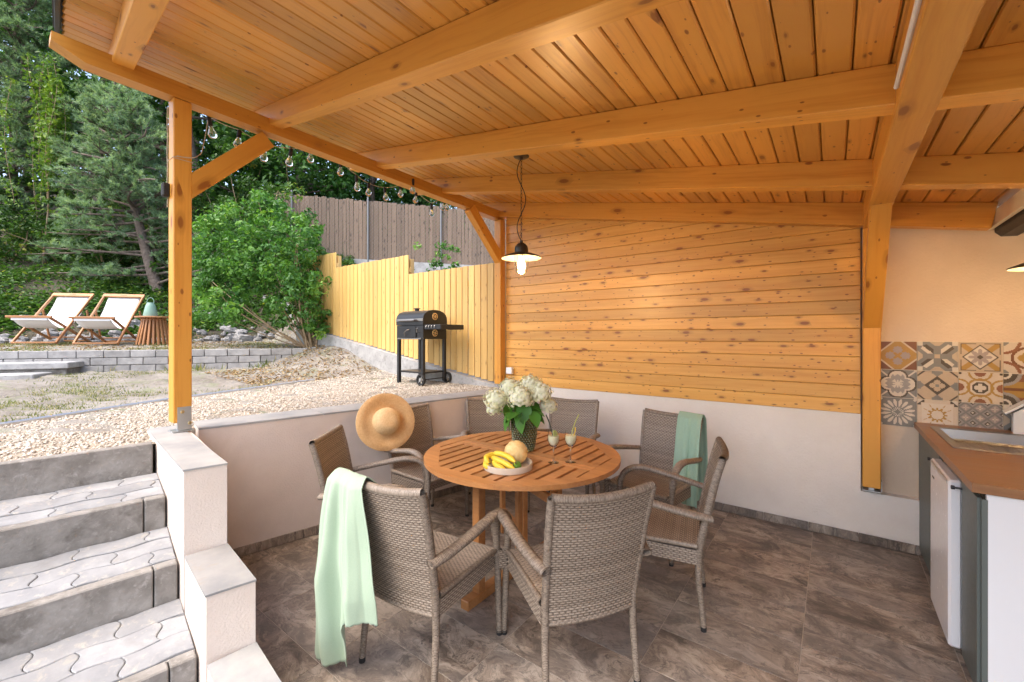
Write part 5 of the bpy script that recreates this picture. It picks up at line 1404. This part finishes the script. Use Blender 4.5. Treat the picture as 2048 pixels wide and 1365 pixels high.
sd = thing('side_table', 'round side table of flared wooden slats beside the deck chairs', 'side table', (px_, py_, gz))
obj('top', MB().lathe([(.001, .500), (.275, .500), (.28, .507), (.28, .522), (.275, .528), (.001, .528)], 32, cap=False), 'lounger_wood', sd, I4, True)
for k in range(22):
    a_ = 2 * pi * k / 22; d = Vector((cos(a_), sin(a_), 0)); M, L_ = frame(d * .265 + Vector((0, 0, .004)), d * .165 + Vector((0, 0, .502)), d)
    obj('slat', MB().box((0, 0, 0), (L_, .030, .016), None, .003), 'lounger_wood', sd, M, True)
obj('ring', MB().tube([(.17 * cos(q), .17 * sin(q), .47) for q in np.linspace(0, 2 * pi, 25)], .012, 6, False), 'lounger_wood', sd, I4, True)
lt = thing('lantern', 'mint green metal lantern with ring handle on the slatted side table', 'lantern', (px_ - .02, py_ - .05, gz + .528))
obj('body', fixn(MB().lathe([(.105, 0), (.108, .02), (.095, .10), (.075, .19), (.058, .235), (.05, .245), (.05, .26)], 28).mesh('body', 40)), 'mint_metal', lt, I4, True)
hq = np.linspace(-.2, pi + .2, 16); obj('handle', MB().tube([RV * (.065 * cos(q)) + Vector((0, 0, .265 + .085 * sin(q))) for q in hq], .005, 6), 'mint_metal', lt, I4, True)

# ------------------------------------------------------------------ rocks along the foot of the bank
def rock_mesh(seed):
    r_ = random.Random(seed); V = []; F = []
    n1, n2 = 5, 8
    pl = [(Vector((r_.gauss(0, 1), r_.gauss(0, 1), r_.gauss(0, .8))).normalized(), r_.uniform(.45, .8)) for _ in range(9)]
    for i in range(n1 + 1):
        for j in range(n2):
            th = pi * i / n1; p_ = 2 * pi * j / n2; d = Vector((sin(th) * cos(p_), sin(th) * sin(p_), cos(th))); rr = 1.0
            for nrm, h_ in pl:
                q = d.dot(nrm)
                if q > .01: rr = min(rr, h_ / q)
            V.append(d * rr)
    for i in range(n1):
        for j in range(n2): F.append((i * n2 + j, (i + 1) * n2 + j, (i + 1) * n2 + (j + 1) % n2, i * n2 + (j + 1) % n2))
    return MB().add(V, F).mesh('rock')
rocks = [rock_mesh(i) for i in range(8)]; rc = 0
RL = ['pale angular rock lying at the foot of the wooded bank']
for k in range(260):
    a_ = random.uniform(.0, 8.6); s_ = 2.55 + abs(random.gauss(0, .38)); 
    if random.random() < .35: s_ = random.uniform(2.2, 4.2)
    p = P0w + TW * a_ + NW * s_
    gz = float(ground_z(p[0], p[1])); sc = random.uniform(.05, .12) * (1.6 if random.random() < .25 else 1)
    M = Matrix.Translation((p[0], p[1], gz + sc * .28)) @ Matrix.Rotation(random.uniform(0, 6.3), 4, 'Z') @ Matrix.Rotation(random.uniform(-.3, .3), 4, 'X') @ Matrix.Diagonal((sc * random.uniform(.9, 1.5), sc, sc * random.uniform(.5, .85), 1))
    tag(obj('rock', rocks[k % 8], 'rock', None, M), RL[0], 'rock', 'rocks at the foot of the wooded bank')

# ------------------------------------------------------------------ leaves
def leaf_cloud(C, Nrm, size, asp=.5, tone=None, droop=.25):
    """C (n,3) centres, Nrm (n,3) facing, size (n,) -> folded pointed leaves of 2 quads"""
    n = len(C); Nrm = Nrm / (np.linalg.norm(Nrm, axis=1, keepdims=True) + 1e-9)
    rd = rng.standard_normal((n, 3)); rd[:, 2] -= droop; T = rd - Nrm * (rd * Nrm).sum(1, keepdims=True); T /= np.linalg.norm(T, axis=1, keepdims=True) + 1e-9
    Bn = np.cross(Nrm, T); s = size[:, None]
    p0 = C - T * s * .5; p1 = C + T * s * .5 - Nrm * s * .06; m = C - T * s * .03; w = s * asp * .5
    l = m + Bn * w + Nrm * s * .09; r = m - Bn * w + Nrm * s * .09
    V = np.stack([p0, l, p1, r], 1).reshape(-1, 3); i0 = np.arange(n) * 4
    F = np.stack([np.stack([i0, i0 + 3, i0 + 2], 1), np.stack([i0, i0 + 2, i0 + 1], 1)], 1).reshape(-1, 3)
    if tone is None: tone = np.clip(rng.normal(.5, .22, n), 0, 1)
    return V, F, np.repeat(tone, 2)
def clumps(centres, radii, per, size, up=.7, out=None, flat=.75):
    n = len(centres); k = np.repeat(np.arange(n), per); d = rng.standard_normal((len(k), 3)); d /= np.linalg.norm(d, axis=1, keepdims=True)
    rr = rng.uniform(.35, 1.05, len(k)) ** .6; C = centres[k] + d * (radii[k] * rr)[:, None] * np.array([1, 1, flat])
    N_ = d * .8 + rng.standard_normal((len(k), 3)) * .55 + np.array([0, 0, up])
    tn = np.clip(.50 + .16 * rng.standard_normal(len(k)) + .28 * np.repeat(rng.standard_normal(n), per) * .6, 0, 1)
    return leaf_cloud(C, N_, size * rng.uniform(.7, 1.3, len(k)), .52, tn)
def limb(mb, p0, p1, r0, r1, bend=.1, n=7, rnd=random):
    p0, p1 = Vector(p0), Vector(p1); L_ = (p1 - p0).length; off = Vector((rnd.gauss(0, 1), rnd.gauss(0, 1), rnd.gauss(0, .4))) * bend * L_
    pts = [p0.lerp(p1, i / n) + off * sin(pi * i / n) for i in range(n + 1)]; mb.tube(pts, [r0 + (r1 - r0) * i / n for i in range(n + 1)], 7); return pts

def deciduous(name, label, x, y, h, rad, nclump, per, lsize, mat='leaf_forest', low=.25, seed=1, group=None, trunk_r=.13):
    rs = np.random.default_rng(seed); gz = float(ground_z(x, y)); t_ = thing(name, label, 'tree', (x, y, gz - .05), 0, group)
    mb = MB(); rr = random.Random(seed); top = Vector((rr.gauss(0, .3), rr.gauss(0, .3), h * .82)); tp = limb(mb, (0, 0, 0), top, trunk_r, trunk_r * .25, .04, 9, rr)
    cs = []
    u = rs.uniform(0, 1, nclump); th = rs.uniform(0, 2 * pi, nclump); zz = h * (low + (1 - low) * u); prof_ = np.sin(np.clip((u * .92 + .08), 0, 1) * pi) ** .55
    q = rad * prof_ * rs.uniform(.45, 1.0, nclump) ** .6; C = np.stack([q * np.cos(th), q * np.sin(th), zz + rs.normal(0, .15, nclump)], 1)
    for i in range(0, nclump, max(1, nclump // 16)):
        c_ = Vector(C[i]); k_ = min(8, max(2, int(9 * max(.2, (c_.z - .25 * q[i]) / (h * .82))))); limb(mb, tp[k_], c_, trunk_r * .35, .012, .12, 6, rr)
    obj('trunk', mb.mesh('trunk', 50), 'bark', t_, I4, True)
    V, F, T = clumps(C, rs.uniform(.32, .62, nclump) * rad / 2.2, per, lsize)
    obj('crown', npmesh('crown', V, F, T), mat, t_, I4, True); return t_
def at(u, d): p = RV * ((u - 1024) / 848 * d) + DV * d; return p.x, p.y
# wooded bank: rows of trees
FT = [(-60, 14.5, 12.5, 3.0), (60, 17, 14, 3.2), (150, 14.2, 11.5, 2.8), (255, 16.5, 13, 3.0), (345, 14.5, 11, 2.7), (430, 13.6, 9.4, 2.5), (505, 16.5, 12, 3.0), (585, 14.6, 8.6, 2.6), (665, 17, 11, 3.0), (745, 16.2, 8.6, 2.7), (830, 18, 9.5, 3.0), (915, 16.6, 7.4, 2.6), (1000, 18, 8, 2.8), (1080, 18.5, 9, 3), (-190, 16, 13, 3.3), (20, 22, 17, 4), (200, 23, 17, 4), (390, 22, 15, 4), (560, 22, 14, 4), (720, 23, 13, 4), (890, 23, 12, 4)]
tl_ = ['tall broadleaf tree in the dense wood on the bank behind the deck chairs', 'dark broadleaf tree crowding over the weathered plank fence', 'tall dark tree deep in the wood behind the nearer trees']
for i, (u, d, h, rad) in enumerate(FT):
    x_, y_ = at(u, d); far = d > 20
    deciduous('broadleaf_tree', tl_[2] if far else (tl_[0] if u < 460 else tl_[1]), x_, y_, h, rad, 75 if not far else 60, 95 if not far else 70, .20 if not far else .34, 'leaf_forest', .12 if u < 500 else .06, 100 + i, ['trees of the wood over the plank fence', 'trees of the wood behind the deck chairs', 'trees deep in the wood'][2 if far else (1 if u < 460 else 0)])
# understorey shrubs on the bank
shrubs = []
for i, (u, d, h, rad) in enumerate([(20, 11.2, 1.5, .9), (120, 11.6, 1.4, 1.0), (210, 11.4, 1.5, .9), (300, 12.2, 1.9, 1.0), (60, 12.8, 2.4, 1.1), (170, 13, 2.3, 1.1), (420, 11.6, 2.6, 1.2), (500, 12.4, 3.0, 1.2), (460, 13.2, 3.8, 1.3), (360, 13.0, 3.0, 1.2), (590, 13.8, 3.4, 1.2), (-40, 11.8, 2.0, 1.0), (540, 11.4, 2.2, 1.0)]):
    x_, y_ = at(u, d); gz = float(ground_z(x_, y_)); t_ = thing('woodland_shrub', 'leafy green shrub on the shaded bank under the trees', 'shrub', (x_, y_, gz - .05), 0, 'shrubs on the shaded bank')
    C = np.stack([rng.normal(0, rad * .5, 34), rng.normal(0, rad * .5, 34), rng.uniform(.08, 1, 34) * h], 1)
    V, F, T = clumps(C, rng.uniform(.16, .32, 34), 75, .10); obj('foliage', npmesh('foliage', V, F, T), 'leaf_cover', t_, I4, True)
    mb = MB()
    for k in range(6): limb(mb, (0, 0, 0), tuple(C[k]), .02, .006, .1, 5)
    obj('stems', mb, 'stem_wood', t_, I4, True)
# ground cover and litter on the bank
N = 52000; a_ = rng.uniform(-.8, 11, N); s_ = 2.9 + np.abs(rng.normal(0, 2.6, N)); P = P0w[None] + TW[None] * a_[:, None] + NW[None] * s_[:, None]
gz = ground_z(P[:, 0], P[:, 1]); C = np.stack([P[:, 0], P[:, 1], gz + rng.uniform(.0, .16, N) * np.clip((s_ - 2.8), .15, 1.4)], 1)
keep = (np.sin(P[:, 0] * 3.1) + np.sin(P[:, 1] * 2.7 + 1) + rng.normal(0, .8, N) > -.75 + 1.1 * (s_ < 3.2))
V, F, T = leaf_cloud(C[keep], rng.standard_normal((keep.sum(), 3)) * .5 + np.array([0, 0, 1]), rng.uniform(.06, .15, keep.sum()), .5)
tag(obj('ground_cover', npmesh('ground_cover', V, F, T), 'leaf_cover'), 'low leafy ground cover spreading over the wooded bank', 'ground cover', kind='stuff')
N = 9000; a_ = rng.uniform(-.3, 9, N); s_ = rng.normal(1.9, 1.6, N); s_ = np.where(s_ < .15, rng.uniform(.2, 3.5, N), s_)
P = P0w[None] + TW[None] * a_[:, None] + NW[None] * s_[:, None]; 
P2 = np.stack([rng.uniform(-7.3, -5.4, 2500), rng.uniform(2.2, 3.9, 2500)], 1); P = np.concatenate([P, P2]); gz = ground_z(P[:, 0], P[:, 1])
V, F, T = leaf_cloud(np.stack([P[:, 0], P[:, 1], gz + .012], 1), rng.standard_normal((len(P), 3)) * .35 + np.array([0, 0, 1]), rng.uniform(.02, .055, len(P)), .5)
tag(obj('leaf_litter', npmesh('leaf_litter', V, F, T), 'litter'), 'dry brown leaf litter scattered on the upper lawn', 'leaf litter', kind='stuff')
# thin dry grass on both lawns
def grass(n, xs, ys, hmin, hmax, mask):
    x_ = rng.uniform(*xs, n); y_ = rng.uniform(*ys, n); k = mask(x_, y_); x_, y_ = x_[k], y_[k]; n = len(x_); gz = ground_z(x_, y_); h_ = rng.uniform(hmin, hmax, n); a_ = rng.uniform(0, 2 * pi, n); w_ = h_ * .10 + .0015
    b = np.stack([x_, y_, gz - .004], 1); sd_ = np.stack([np.cos(a_), np.sin(a_), 0 * a_], 1) * w_[:, None]; ln = np.stack([rng.normal(0, .45, n), rng.normal(0, .45, n), np.ones(n)], 1) * h_[:, None]
    V = np.stack([b - sd_, b + sd_, b + ln], 1).reshape(-1, 3); F = np.arange(3 * n).reshape(n, 3); return V, F, np.clip(rng.normal(.55, .25, n), 0, 1)
def sfun(x_, y_): return (x_ - P0w[0]) * NW[0] + (y_ - P0w[1]) * NW[1]
def patch(x_, y_, sc, th): return (np.sin(x_ * 2.1 * sc + 1.3 * np.sin(y_ * 1.7 * sc)) + np.sin(y_ * 2.6 * sc + x_ * sc) + rng.normal(0, .45, len(x_))) > th
g1 = grass(60000, (-9.4, -4.4), (-2.6, 3.9), .012, .035, lambda x_, y_: (sfun(x_, y_) < -.35) & (x_ < edge_x(y_) - .03) & patch(x_, y_, 1, .15) & ((y_ < 2.6) | (rng.uniform(0, 1, len(x_)) < .15)))
g2 = grass(60000, (-13.5, -7.2), (-2.0, 4.0), .015, .05, lambda x_, y_: (sfun(x_, y_) > .2) & (sfun(x_, y_) < 2.9) & patch(x_, y_, 1.3, .35))
g3 = grass(4200, (-9.4, -7.2), (-2, 3.8), .04, .13, lambda x_, y_: (np.abs(sfun(x_, y_) + .25) < .22) & patch(x_, y_, 2.2, .75))
V, F, T = joinnp([g1, g2, g3]); tag(obj('grass', npmesh('grass', V, F, T), 'grass'), 'thin dry grass growing on the lawn', 'grass', kind='stuff')

# ------------------------------------------------------------------ leafy bush by the fence
bu = thing('garden_bush', 'large bright green leafy bush by the end of the yellow fence', 'bush', (*at(628, 7.62), 0)); bpos = Vector(at(628, 7.62)); gz = float(ground_z(*bpos)) - .03
bu.matrix_basis = Matrix.Translation((bpos.x, bpos.y, gz)); ROOTM[bu.name] = bu.matrix_basis.copy()
def bushpt(u, v, dd=0.0):    # layout in the picture plane, metres
    d = 7.62 + dd; p = RV * ((u - 1024) / 848 * d) + DV * d; return Vector((p.x - bpos.x, p.y - bpos.y, 1.5 + (672 - v) / 848 * d - gz))
cl = []
br_ = random.Random(5)
outline = [(400, 470, 645), (425, 455, 640), (450, 440, 640), (475, 428, 632), (500, 425, 600), (525, 412, 590), (545, 420, 640), (565, 430, 655), (590, 432, 655), (612, 442, 660), (630, 470, 668), (645, 560, 672)]
for u, v0, v1 in outline:
    nn = max(6, int((v1 - v0) / 11))
    for k in range(nn):
        v = v0 + (v1 - v0) * (k + .5) / nn + br_.uniform(-6, 6)
        for rep in range(2): cl.append(bushpt(u + br_.uniform(-14, 14), v, br_.gauss(0, .42) - .1))
for k in range(40):
    u = br_.uniform(395, 650); i_ = min(11, int((u - 388) / 23)); cl.append(bushpt(u, outline[i_][1] - br_.uniform(2, 22), br_.gauss(0, .3)))
for u, v in ((520, 405), (528, 397), (618, 428), (616, 436), (545, 415), (430, 443), (655, 600), (660, 575), (650, 640), (648, 655)): cl.append(bushpt(u, v, br_.gauss(0, .1)))
C = np.array([tuple(c_) for c_ in cl]); C = C[rng.uniform(0, 1, len(C)) < .82]; rad_ = rng.uniform(.08, .20, len(C))
V, F, T = clumps(C, rad_, 42, .078, .45); obj('foliage', npmesh('foliage', V, F, T), 'leaf_bush', bu, I4, True)
mb = MB()
for k in range(26):
    c_ = cl[br_.randrange(len(cl))]; limb(mb, (br_.gauss(0, .09), br_.gauss(0, .07), -.02), c_, .014, .005, .08, 7, br_)
for k in range(10):
    c_ = bushpt(br_.uniform(590, 645), br_.uniform(520, 600)); limb(mb, (br_.gauss(0, .08), br_.gauss(0, .05), -.02), c_, .013, .006, .05, 7, br_)
obj('stems', mb, 'stem_wood', bu, I4, True)
# weeds over the plinth by the yellow fence
wd = thing('wall_weed', 'green weed sprouting above the yellow fence in front of the plank fence', 'weed', (*at(885, 9.5), float(ground_z(*at(885, 9.5)))))
wz = float(ground_z(*at(885, 9.5)))
C = []
for k in range(30):
    u = random.gauss(885, 24); v = random.uniform(525, 565) if k < 22 else random.uniform(488, 530); p = RV * ((u - 1024) / 848 * 9.5) + DV * 9.5; q = at(885, 9.5); C.append((p.x - q[0], p.y - q[1], 1.5 + (672 - v) / 848 * 9.5 - wz))
C = np.array(C); V, F, T = clumps(C, rng.uniform(.07, .14, len(C)), 26, .085); obj('foliage', npmesh('foliage', V, F, T), 'leaf_bush', wd, I4, True)
mb = MB(); [limb(mb, (random.gauss(0, .05), 0, 0), tuple(C[k]), .012, .004, .08, 6) for k in range(9)]; obj('stems', mb, 'stem_wood', wd, I4, True)

# ------------------------------------------------------------------ pines
def needles(tips, dirs, L_, per, nl):
    n = len(tips); k = np.repeat(np.arange(n), per); f = rng.uniform(0, 1, len(k)); base_ = tips[k] - dirs[k] * (L_[k] * (1 - f))[:, None]
    rd = rng.standard_normal((len(k), 3)); rd -= dirs[k] * (rd * dirs[k]).sum(1, keepdims=True); rd /= np.linalg.norm(rd, axis=1, keepdims=True) + 1e-9
    nd = dirs[k] * .75 + rd * .75; nd /= np.linalg.norm(nd, axis=1, keepdims=True); ln = nl * rng.uniform(.7, 1.2, len(k)); sd_ = np.cross(nd, rng.standard_normal((len(k), 3))); sd_ /= np.linalg.norm(sd_, axis=1, keepdims=True) + 1e-9
    w_ = .0085
    V = np.stack([base_ - sd_ * w_, base_ + sd_ * w_, base_ + nd * ln[:, None]], 1).reshape(-1, 3)
    tn = np.clip(np.repeat(rng.normal(.5, .2, n), per) + rng.normal(0, .12, len(k)), 0, 1); return V, np.arange(3 * len(k)).reshape(-1, 3), tn
def pine_tree(label, d, trunk_uv, boughs, seed, per=26):
    rr = random.Random(seed); r2 = np.random.default_rng(seed)
    def pt(u, v, dd=0.0): q = RV * ((u - 1024) / 848 * (d + dd)) + DV * (d + dd); return Vector((q.x, q.y, 1.5 + (672 - v) / 848 * (d + dd)))
    b0 = pt(*trunk_uv[0]); gz = float(ground_z(b0.x, b0.y)); t_ = thing('pine_tree', label, 'tree', (b0.x, b0.y, gz - .05)); O = Vector((b0.x, b0.y, gz - .05))
    tp = [Vector((0, 0, 0))] + [pt(*q) - O for q in trunk_uv[1:]]
    dense = []
    for a, b in zip(tp[:-1], tp[1:]):
        for k in range(4): dense.append(a.lerp(b, k / 4))
    dense.append(tp[-1]); n = len(dense)
    ker = [Vector((0, 0, 0))] + [(dense[i - 1] + dense[i] * 2 + dense[i + 1]) / 4 for i in range(1, n - 1)] + [dense[-1]]
    mb = MB(); mb.tube(ker, [.14 - .115 * i / n for i in range(n)], 10); tips = []; dirs = []; LL = []
    for (ub, vb, ue, ve, dd, ln) in boughs:
        p0 = pt(ub, vb) - O; j = min(range(n), key=lambda i: (ker[i] - p0).length); p0 = ker[j]; p1 = pt(ue, ve, dd) - O
        br_pts = limb(mb, p0, p1, .035, .010, .06, 8, rr); main = (p1 - p0).normalized()
        for k in range(ln):
            s_ = rr.uniform(.25, 1.0); q0 = br_pts[min(8, int(s_ * 8))]; sd_ = Vector((rr.gauss(0, 1), rr.gauss(0, 1), rr.gauss(.15, .45))); dr_ = (main * .8 + sd_ * .75).normalized(); L1 = rr.uniform(.25, .62) * (1.25 - .5 * s_)
            q1 = q0 + dr_ * L1; mb.tube([q0, q0.lerp(q1, .5) + Vector((0, 0, -.02)), q1], [.008, .006, .004], 4)
            for m in range(6):
                f_ = rr.uniform(.3, 1.0); e0 = q0.lerp(q1, f_); dv = (dr_ * .9 + Vector((rr.gauss(0, .5), rr.gauss(0, .5), rr.gauss(.25, .3)))).normalized(); l_ = rr.uniform(.10, .20); tips.append(e0 + dv * l_); dirs.append(dv); LL.append(l_)
    obj('trunk', mb.mesh('trunk', 50), 'bark', t_, I4, True)
    V, F, T = needles(np.array([tuple(p) for p in tips]), np.array([tuple(p) for p in dirs]), np.array(LL), per, .085)
    obj('crown', npmesh('crown', V, F, T), 'needle', t_, I4, True); return t_
bg_ = []
r_ = random.Random(3)
for v in range(185, 560, 13):
    tu = np.interp(v, [185, 350, 450, 500, 560, 600], [232, 248, 275, 292, 310, 320]); w = np.interp(v, [185, 260, 330, 420, 500, 560], [35, 95, 140, 185, 250, 190])
    for sgn in (-1, 1):
        ww = w * r_.uniform(.55, 1.05) * (1 if sgn < 0 else .55)
        bg_.append((tu, v + 18, tu + sgn * ww, v + r_.uniform(-26, 14) + (14 if sgn < 0 and v > 420 else 0), r_.gauss(-.1, .7), 10))
    if v < 400: bg_.append((tu, v + 18, tu + r_.uniform(-60, 40), v + r_.uniform(-20, 10), r_.uniform(-1.0, -.5), 7))
pine_tree('blue-green pine with leaning trunk behind the side table', 10.6, [(320, 615), (312, 570), (300, 530), (290, 495), (280, 455), (268, 415), (252, 360), (240, 290), (232, 215), (230, 165)], bg_, 21)
bg2 = []
for v in range(-120, 420, 17):
    tu = np.interp(v, [-120, 420], [40, 25]); w = np.interp(v, [-120, 0, 150, 300, 420], [50, 85, 125, 120, 90])
    for sgn in (-1, 1): bg2.append((tu, v + 20, tu + sgn * w * r_.uniform(.5, 1.05), v + r_.uniform(-28, 16), r_.gauss(0, .8), 13))
    bg2.append((tu, v + 20, tu + r_.uniform(-50, 50), v + r_.uniform(-20, 10), r_.uniform(-1.1, -.5), 10))
pine_tree('taller blue-green pine wound with yellow-green creeper', 12.4, [(20, 600), (22, 500), (26, 380), (30, 250), (34, 100), (38, -60), (40, -160)], bg2, 22)
# creeper hanging through the taller pine
x_, y_ = at(85, 11.3); cz = float(ground_z(x_, y_)); cp = thing('creeper', 'yellow-green creeper hanging in a curtain through the pine', 'creeper', (x_, y_, cz))
C = []; mb = MB()
for k in range(15):
    u0 = random.gauss(100, 28); v0 = random.uniform(110, 190); v1 = random.uniform(270, 430); dd = random.uniform(-.3, .3); ptl = []
    for j in range(12):
        s_ = j / 11; u = u0 + 12 * sin(s_ * 4 + k); v = v0 + (v1 - v0) * s_; d = 11.2 + dd; q = RV * ((u - 1024) / 848 * d) + DV * d; p = Vector((q.x - x_, q.y - y_, 1.5 + (672 - v) / 848 * d - cz)); ptl.append(p); C.append(tuple(p))
    mb.tube(ptl, .006, 4)
mb.tube([(0, 0, 0), (.05, .1, 1.5), (.0, .1, 3.2), C[0]], .02, 6)
obj('stems', mb, 'stem_wood', cp, I4, True); C = np.array(C)
V, F, T = clumps(C, rng.uniform(.10, .2, len(C)), 17, .105, .3); obj('foliage', npmesh('foliage', V, F, T), 'leaf_vine', cp, I4, True)
